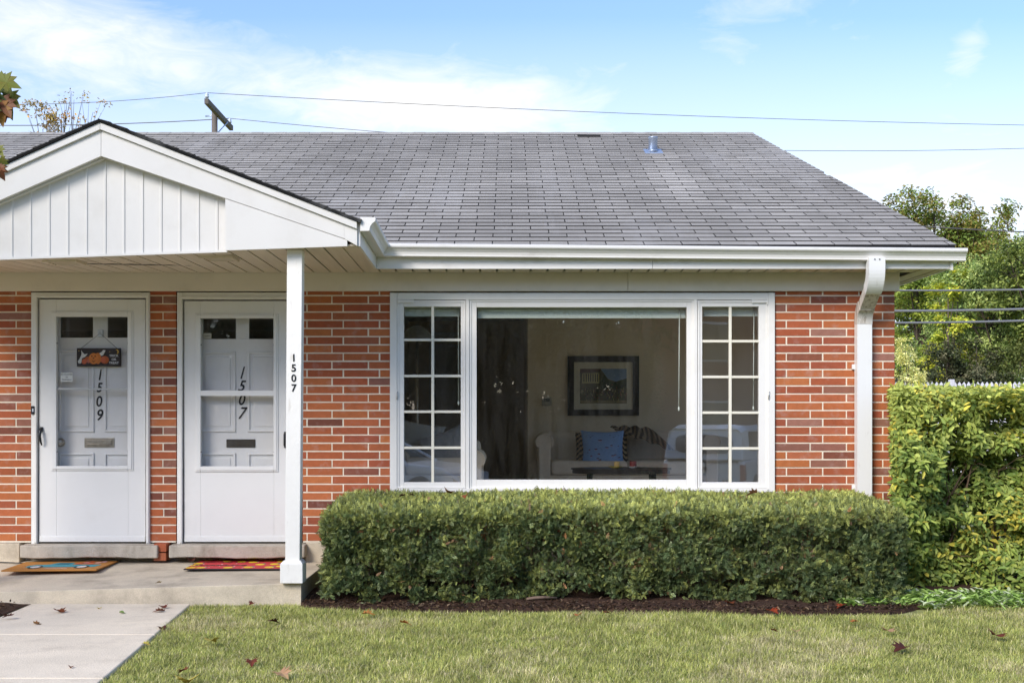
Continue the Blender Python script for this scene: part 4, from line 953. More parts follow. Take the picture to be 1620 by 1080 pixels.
def chev(u, v): return srgb(190,165,130) if int((v*7 + abs((u*2.2) % 1 - .5)*2.2)*2) % 2 else srgb(50,42,38)
def whale(u, v):
    return srgb(128,166,214)
for px, lab, rz in ((931, 'tan pillow with dark zigzags left of the blue pillow', -.15), (975, 'tan pillow with dark zigzags peeping out right of the blue pillow', .1)):
    m = MB(); cushion(m, (0,0,0), .40, .14, .40, rx=R(-16), rz=rz, colf=chev, n=28)
    tag(obj('pillow', m, M['fabricc'], local=True), lab, 'pillow', 'zigzag pillows on the sofa').location = (X(px+7 if px < 950 else px-8, Yk+.05), Yk+.10, Z(711, Yk+.1))
m = MB(); cushion(m, (0,0,0), .47, .16, .44, rx=R(-16), colf=whale, n=30)
Mx = Matrix.Rotation(R(-16), 3, 'X')
for i in range(26):
    u, v = random.uniform(-.8,.8), random.uniform(-.85,.85); e = (1-abs(u)**2.6)*(1-abs(v)**2.6); y = -.08*max(e,0)**.55 - .004; L_ = random.uniform(.012,.024)
    for cc_, dz_, q in ((srgb(20,25,45), 0, 1), (srgb(190,150,160), -.006, .7)):
        m.face([Mx @ Vector((u*.21 + L_*q*math.cos(a), y - .001*q - abs(math.cos(a))*-.002, v*.20 + dz_ + .0045*math.sin(a))) for a in [2*math.pi*k/10 for k in range(10)]], cc_)
bp = tag(obj('pillow', m, M['fabricc'], local=True, recalc=False), 'bright blue pillow dotted with small dark fish shapes on the sofa', 'pillow'); bp.location = (X(953.5, Yk-.1), Yk-.10, Z(711.5, Yk-.1))
# striped throw over the sofa back
m = MB(); nu, nv_ = 40, 26
def thr(u, v):
    px = 966 + u*66 + v*24*u + v*10; py = 676 + v*(8 + 30*u) + u*14*(1-v)*.2 - 2*math.sin(math.pi*u)
    y = 3.36 - v*.34 - .02*math.sin(u*21 + v*4); return (X(px, y), y, Z(py, y) + .012*math.sin(u*24+v*3))
for i in range(nu):
    for j in range(nv_):
        c = srgb(165,140,112) if int(i*.5 + j*.25) % 2 else srgb(78,62,50)
        m.face([thr((i+a)/nu, (j+b_)/nv_) for a, b_ in ((0,0),(1,0),(1,1),(0,1))], c, smooth=True)
th_ = tag(obj('throw_blanket', m, M['fabricc'], base=(X(1000,3.2), 3.2, Z(690,3.2)), recalc=False), 'brown and cream striped throw draped across the sofa back', 'blanket')
th_.modifiers.new('thick', 'SOLIDIFY').thickness = .012
# framed picture
Yp_ = 3.695
pf = empty('framed_picture', (X(954.5, Yp_), 3.715, Z(657, Yp_)), 'black framed street scene picture with cream mount on the back wall', 'picture')
def PB(x0, x1, y0, y1, ya, yb_, col): m = MB(); m.box(X(x0,Yp_), X(x1,Yp_), ya, yb_, Z(y1,Yp_), Z(y0,Yp_), col); return m
m = MB()
for a in ((898,1011,563,572.5),(898,1011,647.5,657),(898,908,572.51,647.49),(1001,1011,572.51,647.49)): m.box(X(a[0],Yp_), X(a[1],Yp_), 3.685, 3.715, Z(a[3],Yp_), Z(a[2],Yp_))
obj('frame', m, M['dark'], pf)
obj('mount', PB(908, 1001, 572.5, 647.5, 3.70, 3.712, srgb(226,218,196)), M['printed'], pf)
m = MB()
def pq(x0, x1, y0, y1, c, h): c = tuple(min(1, v_*1.7) for v_ in c); m.face([(X(x0,Yp_), 3.6995-h, Z(y1,Yp_)), (X(x1,Yp_), 3.6995-h, Z(y1,Yp_)), (X(x1,Yp_), 3.6995-h, Z(y0,Yp_)), (X(x0,Yp_), 3.6995-h, Z(y0,Yp_))], c)
pq(917.5, 991.5, 583, 638, srgb(78,76,52), 0)
m.face([(X(a,Yp_), 3.6990, Z(b_,Yp_)) for a, b_ in ((950,583),(991.5,583),(991.5,600),(975,604),(962,599))], srgb(130,156,190))
m.face([(X(a,Yp_), 3.6985, Z(b_,Yp_)) for a, b_ in ((917.5,583),(951,583),(948,588),(917.5,590))], srgb(95,62,50))
pq(921, 948, 590, 606, srgb(150,142,100), .001)
for i in range(7): pq(923+i*3.6, 924.6+i*3.6, 591, 604, srgb(50,48,34), .0015)
m.face([(X(a,Yp_), 3.6985, Z(b_,Yp_)) for a, b_ in ((950,604),(956,592),(962,600),(970,605),(991.5,598),(991.5,614),(950,616))], srgb(58,72,42))
for i in range(260):
    a, b_ = random.uniform(918, 991), random.gauss(620, 6)
    if not 606 < b_ < 634: continue
    c = random.choice([(60,56,40),(40,38,32),(150,140,95),(120,70,52),(90,86,60),(66,60,72)]); s_ = random.uniform(.4,1.0); pq(a, min(a+s_, 991.4), b_, b_+random.uniform(1.5,4), srgb(*c), .0018+i*2e-6)
pq(918, 991, 633, 637.6, srgb(120,110,78), .0012)
obj('print', m, M['printed'], pf, recalc=False)
m = MB(); m.box(X(857.5,Yp_), X(872.5,Yp_), 3.69, 3.718, Z(641.5,Yp_), Z(628,Yp_), srgb(180,176,160)); th = tag(obj('thermostat', m, M['printed'], bevel=.004), 'small white thermostat on the beige wall left of the picture', 'thermostat')
m = MB(); m.box(X(860,Yp_), X(870,Yp_), 3.686, 3.6895, Z(635,Yp_), Z(630,Yp_), srgb(60,70,60)); obj('display', m, M['printed'], th)
# coffee table
Yt = 1.95; tx0, tx1 = X(903, Yt), X(1062, Yt); tzz = Z(740, Yt)
ct = empty('coffee_table', ((tx0+tx1)/2, Yt, FLZ), 'glossy black oval coffee table in front of the beige sofa', 'table')
m = MB(); cx = (tx0+tx1)/2; rx_ = (tx1-tx0)/2
for r_, za_, zb_ in ((1.0, tzz-.012, tzz), (.97, tzz-.05, tzz-.0125)):
    ringf = lambda z: [(cx+rx_*r_*math.cos(a), Yt+.30*r_*math.sin(a), z) for a in [2*math.pi*k/48 for k in range(48)]]
    m.loft([ringf(za_), ringf(zb_)], smooth=False)
obj('tabletop', m, M['dark'], ct)
for sx_, sy_ in ((-.62,-.14),(-.62,.14),(.62,-.14),(.62,.14)):
    m = MB(); m.tube([(cx+rx_*sx_, Yt+sy_, tzz-.05), (cx+rx_*sx_*1.03, Yt+sy_, (tzz+FLZ)/2), (cx+rx_*sx_*1.1, Yt+sy_*1.2, FLZ)], [.022,.014,.017], 10); obj('leg', m, M['dark'], ct)
yel_m = material('yellow_glaze', srgb(205,185,60), .3); red_m = material('red_wax', srgb(130,35,30), .5); wh_m = material('white_glaze', (.62,.63,.66), .25); cr_m = material('cream_wax', srgb(215,180,110), .5)
for px, w_, cm, lab in ((973.5, 22, yel_m, 'round yellow saucer on the coffee table'), (1001, 15, wh_m, 'round white saucer on the coffee table')):
    m = MB(); r_ = w_/2/159; m.lathe([(r_*.45,0),(r_*.5,.006),(r_,.018),(r_*.98,.021),(r_*.5,.010),(0.001,.009)], (0,0,0), 24); o = tag(obj('saucer', m, cm, local=True), lab, 'saucer'); o.location = (X(px, Yt-.1), Yt-.1, tzz+.0005)
m = MB(); m.lathe([(.022,0),(.028,.02),(.030,.055),(.026,.055),(.022,.008),(.001,.006)], (0,0,0), 20); cup = tag(obj('cup', m, cr_m, local=True), 'little cream cup standing on the yellow saucer', 'cup'); cup.location = (X(976, Yt-.1), Yt-.1, tzz+.0105)
m = MB(); m.lathe([(.033,0),(.035,.004),(.035,.058),(.031,.062),(.001,.056)], (0,0,0), 20); cd = tag(obj('candle', m, red_m, local=True), 'short dark red candle standing on the white saucer', 'candle'); cd.location = (X(1001.5, Yt-.1), Yt-.1, tzz+.0105)
m = MB(); m.tube([(0,0,.055),(0.001,0,.068)], .0015, 5); obj('wick', m, M['black'], cd, local=True)
# loveseat close to the window at the left, with a heap of pale cushions
ls = sofa_at(X(632, .5)-.12, X(768, 1.0), .62, 1.5, FLZ, Z(722, 1.0), Z(712, .7), Z(694, 1.4), 'cream armchair seen through the left casement window', name='armchair', cushions=1)
for i, (px, py, yy, s_, ry, lab) in enumerate(((655, 705, 1.0, .50, .2, 'large cream cushion leaning on the left of the armchair'), (706, 716, .85, .44, -.35, 'pale grey cushion tilted against the right of the armchair'))):
    m = MB(); cushion(m, (0,0,0), s_, .17, s_*.95, rx=R(-14), ry=ry, col=srgb(176,170,158) if i == 0 else srgb(158,154,148)); o = tag(obj('cushion', m, M['fabricc'], local=True), lab, 'cushion'); o.location = (X(px, yy), yy, Z(py, yy))
# standing lamp
Yl = 2.2; lm = empty('floor_lamp', (X(665, Yl), Yl, FLZ), 'tall floor lamp with a domed grey shade behind the left casement window', 'lamp')
lx = X(660, Yl); m = MB(); m.lathe([(.155,0),(.16,.006),(.14,.06),(.10,.11),(.05,.14),(.02,.15)], (lx, Yl, Z(538, Yl)), 28, caps=False); sh_ = obj('lamp_shade', m, material('grey_shade', (.30,.32,.36), .6), lm); sh_.modifiers.new('t', 'SOLIDIFY').thickness = .004
m = MB(); m.tube([(lx, Yl, Z(530, Yl)), (lx, Yl, FLZ+.03)], .014, 10); m.lathe([(.14,0),(.14,.012),(.03,.03),(.014,.05)], (lx, Yl, FLZ), 24); obj('stand', m, M['nickel'], lm)
# camera tripod standing on the lawn (mirrored in the glass), photographer's own
# blinds
def blind(x0, x1, y0, y1, Y, label, wand=None):
    t = empty('window_blind', ((X(x0,Y)+X(x1,Y))/2, Y, Z(y1,Y)), label, 'window blind', 'raised mini blinds behind the window panes')
    a, b_ = X(x0,Y), X(x1,Y); zt, zb_ = Z(y0,Y), Z(y1,Y)
    m = MB(); m.box(a, b_, Y-.02, Y+.02, zt-.022, zt+.03); obj('head_rail', m, bm_, t, bevel=.002)
    m = MB(); k = 13
    for i in range(k):
        z = zt-.026-(zt-.026-zb_-.014)*i/k; o = random.uniform(-.002,.002); m.hexa([(a+.004,Y-.013+o,z-.0058),(b_-.004,Y-.013-o,z-.0058),(b_-.004,Y+.013,z-.0005),(a+.004,Y+.013,z-.0005),(a+.004,Y-.013+o,z-.001),(b_-.004,Y-.013-o,z-.001),(b_-.004,Y+.013,z+.0008),(a+.004,Y+.013,z+.0008)])
    obj('slats', m, bm_, t)
    m = MB(); m.box(a+.002, b_-.002, Y-.014, Y+.014, zb_, zb_+.012); obj('bottom_rail', m, bm_, t, bevel=.002)
    if wand: m = MB(); m.tube([(X(wand[0],Y-.03), Y-.025, zt-.01), (X(wand[1],Y-.03), Y-.025, Z(wand[2],Y-.03))], [.0035,.0045], 6); m.lathe([(.004,0),(.008,.01),(.006,.035)], (X(wand[1],Y-.03), Y-.025, Z(wand[2]+1,Y-.03)), 8); obj('wand', m, bm_, t)
    return t
bm_ = material('pale_green_blind', (.78,.86,.78), .5)
blind(755, 1085, 484, 503.5, .085, 'long pale green mini blind pulled up behind the wide centre pane', (1075, 1074, 649))
blind(640, 728, 484, 500.5, .085, 'short pale green mini blind pulled up behind the left casement', (725, 725.5, 640))
blind(1112, 1199, 484, 500.5, .085, 'short pale green mini blind pulled up behind the right casement', (1193, 1192, 648))

# ------------------------------------------------------------------ lawn grass
def grass_patch(N, x0, x1, y0, y1, keep, seed, L0, L1, W):
    x = rng.uniform(x0, x1, N); y = rng.uniform(y0, y1, N); k = keep(x, y); x, y = x[k], y[k]; n = len(x)
    z = np.interp(y, [-12.0, -5.5, 0], [GZ-.58, GZ, GZ]) - .004
    p2 = np.stack([x, y], 1); dens = vnoise(p2, 2.2, 1)*.6 + vnoise(p2, 6.5, 2)*.4; dry = vnoise(p2, 1.4, 5)*.5 + vnoise(p2, 4.5, 6)*.3 + vnoise(p2, 14, 7)*.2
    L = rng.uniform(L0, L1, n)*(.55+.8*dens); a = rng.uniform(0, 2*np.pi, n); lean = rng.uniform(.2, 1.3, n)
    d = np.stack([np.cos(a)*lean, np.sin(a)*lean, np.ones(n)], 1); d = unit(d); s = np.stack([-np.sin(a), np.cos(a), np.zeros(n)], 1)*(W*rng.uniform(.6,1.3,n))[:,None]
    P = np.stack([x, y, z], 1); bend = np.stack([np.cos(a), np.sin(a), -.35*np.ones(n)], 1)*(L*.35*lean)[:,None]
    m_ = P + d*(L*.55)[:,None]; t_ = P + d*L[:,None] + bend
    V = np.stack([P-s, P+s, m_+s*.8, m_-s*.8, t_+s*.12, t_-s*.12], 1).reshape(-1,3); i = np.arange(n)[:,None]*6
    Fc = np.vstack([i+np.array([0,1,2,3]), i+np.array([3,2,4,5])])
    g1 = np.array([.32,.37,.085]); g2 = np.array([.60,.58,.18]); st = np.array([.78,.69,.38]); gd = np.array([.15,.21,.055])
    r = rng.random(n)[:,None]; C = g1*(1-r)+g2*r
    ps = np.clip((dry-.47)*2.2, 0.13, .62); isd = rng.random(n) < ps; C[isd] = st*rng.uniform(.55,1.15,(isd.sum(),1))
    dk_ = rng.random(n) < .25*(1-dry); C[dk_ & ~isd] = gd
    C *= rng.uniform(.55,1.4,(n,1))*(.8+.45*vnoise(p2, 9, 15))[:,None]; return V, Fc, np.vstack([C, C])
def keep_lawn(x, y):
    ok = (y < np.interp(x, [-2.3, -1.52, -1.5, -1.3, -.6, .5, 1.5, 2.2, 2.7, 3.3, 6], [-1.34, -1.34, -1.42, -1.56, -1.67, -1.67, -1.76, -1.81, -1.76, -1.45, -1.35]) + rng.normal(size=len(x))*.018)
    ok &= x > (-2.30 + (y+1.35)*-.083 + .005 + np.abs(rng.normal(size=len(x)))*.02)
    return ok
v1 = grass_patch(520000, -2.35, 4.6, -4.5, -1.3, keep_lawn, 1, .024, .058, .0017)
v2 = grass_patch(70000, -2.4, 5.0, -7.5, -4.5, keep_lawn, 2, .05, .085, .0035)
off = 0; Vs, Fs, Cs = [], [], []
for V, Fc, C in (v1, v2): Vs.append(V); Fs.append(Fc+off); Cs.append(C); off += len(V)
tag(bulk('grass', np.vstack(Vs), np.vstack(Fs), np.vstack(Cs), M['grass']), 'patchy green and straw coloured lawn in front of the hedge', 'grass', kind='stuff')

# ------------------------------------------------------------------ clipped yew hedge
HX0, HX1 = -1.36, 2.87; HY0, HY1 = -1.36, -.10; 
def hedge_top(x, y): return np.interp(y, [HY0, HY0+.06, HY0+.45, HY1], [.505, .535, .560, .585]) + .010*np.sin(x*2.3) + .006*np.sin(x*5.1+1)
def front_y(x): return HY0 + .05*np.sin(x*1.9+.5) + .03*np.sin(x*4.3)
hedge = empty('clipped_hedge', (.77, -.7, GZ), 'long low dark green yew hedge clipped flat under the big window', 'hedge')
def sprays(P, Nn, L, C, name, mat, parent, base, k=7, w=.16):
    """yew sprays: a row of flat needles on both sides of a short shoot"""
    n = len(P); D, U = Nn, None
    Dn = unit(D); r = unit(rng.normal(size=(n,3))); S = unit(np.cross(Dn, r)); U = np.cross(S, Dn)
    Vs, Cs = [], []
    for j in range(k):
        t = j/(k-1); side = 1 if j % 2 else -1
        if j == k-1: side = 0
        b0 = P + Dn*(L*t*.85)[:,None]; dr = unit(Dn*.75 + S*side*.8 + U*.15) if side else Dn
        nl = (L*.42*(1-.35*t))[:,None]; wv = unit(np.cross(dr, U))*(L*w*.5)[:,None]
        Vs.append(np.stack([b0, b0+dr*nl*.5+wv, b0+dr*nl, b0+dr*nl*.5-wv], 1)); Cs.append(C*rng.uniform(.8,1.2,(n,1)))
    V = np.stack(Vs, 1).reshape(-1,3); C2 = np.stack(Cs, 1).reshape(-1,3); Fc = np.arange(n*k)[:,None]*4 + np.arange(4)
    return bulk(name, V, Fc, C2, mat, parent, base)
def surf_points(n):
    P, Nn = [], []
    areas = np.array([4.26*1.26, 4.26*.60, 1.26*.60, 1.26*.60]); pick = rng.choice(4, n, p=[.40,.44,.06,.10])
    u, v = rng.random(n), rng.random(n); dep = np.abs(rng.normal(size=n))*.045; deep = rng.random(n) < .22; dep[deep] = rng.uniform(.06, .42, deep.sum())
    top = pick == 0; x = HX0+(HX1-HX0)*u; y = HY0+.02+(HY1-HY0)*v; zt = hedge_top(x, y)
    P = np.stack([x, y, zt-dep], 1); Nn = np.tile([0,-.1,1.], (n,1))
    f = pick == 1; fx_ = HX0+(HX1-HX0)*u; zz = -.105 + v*.60 + np.where(v < .22, .14*(vnoise(np.stack([fx_, fx_*0], 1), 6, 4)-.45), 0)
    bump_ = .17*(vnoise(np.stack([fx_, zz], 1), 7.5, 8)-.5); fy = front_y(fx_) + dep*1.3 + bump_ + .03*np.clip((zz-.44)/.1, 0, 1)**2
    P[f] = np.stack([fx_, fy, zz], 1)[f]; Nn[f] = [0,-1,.25]
    for k_, xx, sg_ in ((2, HX0, -1), (3, HX1, 1)):
        e = pick == k_; P[e] = np.stack([xx - sg_*dep + sg_*.02*np.sin(v*9), HY0+.03+(HY1-HY0)*u, -.10+v*.62], 1)[e]; Nn[e] = [sg_,0,.25]
    # rounded upper and end edges
    cx_ = np.clip((np.abs(P[:,0]-(HX0+HX1)/2) - ((HX1-HX0)/2-.10))/.10, 0, 1); P[:,2] -= .05*cx_**2*(P[:,2] > .35); P[:,1] += .06*cx_**2*(P[:,1] < -1.1)
    return P, Nn
P, Nn = surf_points(125000)
cl_n = vnoise(P, 7.0, 21); q3 = vnoise(P, 16.0, 22)
hole = (P[:,2] < .42) & (cl_n*.5 + q3*.5 < .415) & (P[:,1] < HY0+.16) & (rng.random(len(P)) < .85); P, Nn = P[~hole], Nn[~hole]
dr = unit(Nn*.65 + rng.normal(size=P.shape)*.62 + np.array([0,-.05,.20])); n = len(P)
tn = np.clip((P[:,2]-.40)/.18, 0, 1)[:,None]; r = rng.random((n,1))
new = np.array([.44,.46,.12]); deep_green = np.array([.085,.125,.05]); mid = 0  # needles go from deep green to pale yellow-green towards the hedge top
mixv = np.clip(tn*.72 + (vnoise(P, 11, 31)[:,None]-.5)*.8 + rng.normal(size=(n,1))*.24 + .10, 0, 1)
C = deep_green*(1-mixv) + new*mixv; pale = rng.random(n) < .10; C[pale] = np.array([.20,.24,.11])*rng.uniform(.8,1.2,(pale.sum(),1))
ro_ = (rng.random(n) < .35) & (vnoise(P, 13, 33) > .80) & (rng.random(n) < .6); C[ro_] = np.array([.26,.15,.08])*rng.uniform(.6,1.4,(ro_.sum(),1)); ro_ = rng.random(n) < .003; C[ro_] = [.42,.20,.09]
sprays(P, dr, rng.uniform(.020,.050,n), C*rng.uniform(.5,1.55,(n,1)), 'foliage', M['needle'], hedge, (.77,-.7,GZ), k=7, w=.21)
# dead brown sprigs in clusters
m = MB()
for s in range(170):
    x = random.uniform(HX0+.1, HX1-.1); y = random.uniform(HY0+.25, HY1-.15); z0_ = GZ
    p0 = Vector((x*.97+random.uniform(-.06,.06), -.62+random.uniform(-.15,.15), GZ)); p1 = Vector((x, random.uniform(HY0+.12, HY1-.1), random.uniform(.1,.48))); md_ = (p0+p1)/2 + Vector((random.uniform(-.1,.1), random.uniform(-.06,.06), random.uniform(-.05,.1)))
    m.tube([p0, md_, p1], [.011,.007,.002], 5, caps=False)
for s in range(9):
    x = HX0+.25+s*.46+random.uniform(-.06,.06); m.tube([(x, -.65, GZ-.03), (x+.03, -.66, .0), (x-.02, -.62, .28)], [.03,.024,.012], 7)
obj('branches', m, M['twig'], hedge)

# ------------------------------------------------------------------ tall hedge with yellowing leaves, at the corner of the house
big = empty('tall_hedge', (4.2, -.25, GZ), 'tall yellow-green leafy hedge beside the corner of the brick house', 'hedge')
BX0, BX1, BY0, BY1, BZ = 2.95, 6.2, -.92, .95, 1.415
def hb_points(n, dep_s):
    pick = rng.choice(4, n, p=[.58,.14,.08,.20]); u, v = rng.random(n), rng.random(n); dep = np.abs(rng.normal(size=n))*dep_s
    x = BX0+(BX1-BX0)*u; z = GZ+.02 + (BZ-GZ)*v; b_ = vnoise(np.stack([x, z], 1), 2.6, 41)*.6+vnoise(np.stack([x, z], 1), 7, 43)*.4; y = BY0 + 1.0*(b_-.42) + .25*np.clip((.35-z)/.5, 0, 1)*0 + dep
    P = np.stack([x, y, z], 1); Nn = np.tile([0,-1,.35], (n,1))
    t = pick == 1; yy = BY0+(BY1-BY0)*v; P[t] = np.stack([x, yy, BZ - dep*.6 + .11*(vnoise(np.stack([x, yy], 1), 4, 42)-.5)], 1)[t]; Nn[t] = [0,-.2,1]
    l = pick == 2; yl_ = BY0+.05+(BY1-BY0)*u*.5; P[l] = np.stack([BX0+dep*.8+.05*np.sin(z*7)+np.clip(yl_+.05,0,1)*.9, yl_, z], 1)[l]; Nn[l] = [-1,-.3,.3]
    w_ = pick == 3; P[w_] = np.stack([x, BY0+.3+(BY1-BY0-.3)*u, z], 1)[w_]
    hm = P[:,0] < XB[6]+.05; P[hm,1] = np.minimum(P[hm,1], -.07)
    xl2 = BX0 - .045 + (P[:,1]-BY0)*.295 + np.abs(rng.normal(size=n))*.03 + .05*vnoise(P, 5, 44); xl2 = np.where(P[:,1] > -.06, np.maximum(xl2, XB[6]+.03), xl2); P[:,0] = np.maximum(P[:,0], xl2)
    dep[w_] = .5; return P, Nn, dep
P, Nn, dep = hb_points(80000, .15)
h3 = vnoise(P, 3.0, 51)*.6 + vnoise(P, 8.0, 52)*.4
hole = (h3 < .455) & (rng.random(len(P)) < .93) & (dep < .22) & (P[:,2] < 1.28); P, Nn, dep = P[~hole], Nn[~hole], dep[~hole]; n = len(P)
D, U = frames(n, Nn + np.array([0,-.1,.55]) + rng.normal(size=(n,3))*.55)
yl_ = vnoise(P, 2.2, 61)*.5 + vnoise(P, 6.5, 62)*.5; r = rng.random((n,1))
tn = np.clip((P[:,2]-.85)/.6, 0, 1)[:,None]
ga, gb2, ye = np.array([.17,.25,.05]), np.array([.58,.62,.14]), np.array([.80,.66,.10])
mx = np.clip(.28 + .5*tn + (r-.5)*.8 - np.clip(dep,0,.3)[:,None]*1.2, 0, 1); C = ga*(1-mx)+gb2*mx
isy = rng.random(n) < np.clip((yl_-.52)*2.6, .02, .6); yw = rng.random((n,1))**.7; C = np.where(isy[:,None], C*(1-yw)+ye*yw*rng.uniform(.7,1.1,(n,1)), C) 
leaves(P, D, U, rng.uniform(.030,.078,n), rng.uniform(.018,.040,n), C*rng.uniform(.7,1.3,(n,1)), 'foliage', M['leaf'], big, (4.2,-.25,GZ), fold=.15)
m = MB()
for s in range(110):
    x = random.uniform(BX0+.12, BX1-.1); yb2 = -.42 + random.uniform(-.12,.45)
    if x < 3.4: x += .2; yb2 = min(yb2, -.25)
    p = Vector((x, yb2, GZ-.02)); pts = [p]; rr = [random.uniform(.007,.017)]
    for k_ in range(5):
        p = p + Vector((random.uniform(-.12,.14), random.uniform(-.10,.06), random.uniform(.2,.32))); p.x = max(p.x, BX0+.04); p.y = min(p.y, -.09) if p.x < 3.4 else p.y; 
        if p.z > BZ-.06: p.z = BZ-.06
        pts.append(p.copy()); rr.append(rr[0]*(1-.17*(k_+1)))
    m.tube(pts, rr, 6, caps=False)
    for k_ in range(5):
        b0 = pts[random.randint(1,4)]; e_ = b0 + Vector((random.uniform(-.25,.25), random.uniform(-.32,.0), random.uniform(-.02,.28)));
        if e_.x < 3.35: e_.y = min(e_.y, -.08)
        m.tube([b0, (b0+e_)/2+Vector((0,0,.02)), e_], [.005,.0035,.0015], 4, caps=False)
obj('branches', m, M['twig'], big)
# low light-green plants along the foot of the hedges
n = 1900; x = rng.uniform(2.35, 4.9, n); yc = np.interp(x, [2.3, 3.0, 3.6, 4.9], [-1.36, -1.30, -1.34, -1.55]); y = yc + rng.normal(size=n)*.10 - .0 + np.abs(rng.normal(size=n))*.12; z = np.full(n, GZ)+rng.uniform(.0,.05,n)
rr_ = [];
P = np.repeat(np.stack([x, y, z], 1), 5, axis=0); P += rng.normal(size=P.shape)*[.015,.015,.006]; n5 = len(P); a = rng.uniform(0, 2*np.pi, n5); up = np.stack([np.cos(a), np.sin(a), rng.uniform(.15,.7,n5)], 1); D = unit(up); U = unit(np.array([0,0,1.]) - D*D[:,2:3] + rng.normal(size=(n5,3))*.2)
C = np.array([.36,.52,.13])*rng.uniform(.6,1.3,(n5,1)); wv = rng.random(n5) < .22; C[wv] = np.array([.66,.72,.46])*rng.uniform(.8,1.1,(wv.sum(),1))
tag(leaves(P, D, U, rng.uniform(.05,.10,n5), rng.uniform(.022,.038,n5), C, 'ground_cover', M['leaf']), 'pale green leafy ground cover at the foot of the tall hedge', 'ground cover', kind='stuff')

# ------------------------------------------------------------------ trees
def tree(name, label, base, h, rad, c0, pal_, n_leaf, leaf_l, group=None, cz=.62, squash=1.0, sparse=.0, seed=1, trunk=.14, lean=(0,0), clump=26, bare_top=False, spread=.32, shapep=1.0):
    rs = random.Random(seed); g = np.random.default_rng(seed)
    t = empty(name, base, label, 'tree', group); bx_, by_, bz_ = base
    m = MB(); C0 = Vector((bx_+lean[0], by_+lean[1], bz_+h*cz)); rz_ = h*(1-cz)
    m.tube([(bx_, by_, bz_-.1), (bx_+lean[0]*.3, by_+lean[1]*.3, bz_+h*.3), (bx_+lean[0]*.7, by_+lean[1]*.7, bz_+h*.6), (bx_+lean[0], by_+lean[1], bz_+h*.92)], [trunk, trunk*.75, trunk*.45, trunk*.1], 9)
    cl = []
    for k in range(clump):
        th, ph = rs.uniform(0, 2*math.pi), math.asin(rs.uniform(-.75, 1)); r = rs.uniform(.35, .95)
        e = C0 + Vector((math.cos(th)*math.cos(ph)*rad*r, math.sin(th)*math.cos(ph)*rad*r, math.sin(ph)*rz_*r*squash))
        s = Vector((bx_, by_, bz_ + h*rs.uniform(.28, .7))) ; s = Vector((bx_+lean[0]*(s.z-bz_)/h, by_+lean[1]*(s.z-bz_)/h, min(s.z, e.z-.1 if e.z-.1 > bz_+h*.2 else bz_+h*.25)))
        mid = (s+e)/2 + Vector((rs.uniform(-.2,.2), rs.uniform(-.2,.2), rs.uniform(0,.25)))*rad*.3
        m.tube([s, mid, e], [trunk*.3, trunk*.18, trunk*.04], 5, caps=False); cl.append((e, rad*spread*rs.uniform(.6, 1.25)))
        for q in range(4):
            e2 = e + Vector((rs.uniform(-1,1), rs.uniform(-1,1), rs.uniform(-.3,1)))*rad*spread; m.tube([mid*.4+e*.6, e2], [trunk*.08, trunk*.02], 4, caps=False); cl.append((e2, rad*spread*.55*rs.uniform(.6,1.2)))
    obj('trunk', m, M['bark'], t)
    ce = np.array([list(c[0]) for c in cl]); cr = np.array([c[1] for c in cl]); wgt = cr**2; idx = g.choice(len(cl), n_leaf, p=wgt/wgt.sum())
    dd = unit(g.normal(size=(n_leaf,3))); rad_ = g.random(n_leaf)**.5; P = ce[idx] + dd*(cr[idx]*rad_)[:,None]*[1,1,.75]
    P = P[P[:,2] > bz_+.15]; n = len(P)
    k1 = vnoise(P, 1.6/rad*2, seed)*.5+vnoise(P, 5/rad*2, seed+1)*.5
    P = P[(k1 > .30+sparse)]; n = len(P)
    U = unit(P - np.array(list(C0)) + g.normal(size=(n,3))*rad*.8 + np.array([0,0,rad*.5])); r = unit(g.normal(size=(n,3))); D = unit(r - U*np.sum(r*U, 1, keepdims=True))
    pl = np.array([[*srgb(*c)] for c in pal_])*(1.0 if name == 'street_tree' else np.array([2.05, 1.8, 1.75])); cn = np.clip(vnoise(P, 2.4/rad*2, seed+5)*1.2-.1 + g.normal(size=n)*.16, 0, .999); ci = (cn*len(pl)).astype(int)
    C = pl[ci]*g.uniform(.75,1.25,(n,1)); L = g.uniform(.7,1.3,n)*leaf_l
    leaves(P, D, U, L, L*.62, C, 'crown', M['leaf'], t, tuple(base)); return t
def at(px, d): return (px-CX)*d/F, d-CD
def zat(py, d): return CZ + (HY-py)*d/F
GB = GZ
grp = 'trees beyond the picket fence'
green = [(62,84,40),(82,104,50),(104,126,60),(124,144,76)]; grey = [(86,108,62),(118,140,80),(146,164,98),(96,120,64),(164,176,108)]; russ = [(80,102,44),(100,120,52),(112,108,54),(100,96,48),(92,116,48),(116,130,56)]
yg = [(120,138,52),(150,164,62),(170,176,70),(100,124,54)]; dkg = [(52,62,40),(66,74,50),(84,86,62)]
x, y = at(1478, 38); tree('maple_tree', 'tall green maple with russet twig tips, highest crown right of the roof', (x, y, GB), zat(292, 38)-GB, 2.3, 0, russ, 34000, .10, grp, cz=.66, seed=3, trunk=.2, clump=34, spread=.30)
x, y = at(1452, 34); tree('locust_tree', 'bright green tree with a dark forked trunk just past the downspout corner', (x, y, GB), zat(410, 34)-GB, 1.7, 0, [(86,108,46),(112,132,56),(140,156,68),(74,94,42)], 15000, .10, grp, cz=.55, seed=8, trunk=.16, clump=26)
x, y = at(1575, 31); tree('willow_tree', 'broad silvery green tree filling the view above the picket fence', (x, y, GB), zat(362, 31)-GB, 1.75, 0, grey, 36000, .075, grp, cz=.58, seed=5, trunk=.15, clump=36)
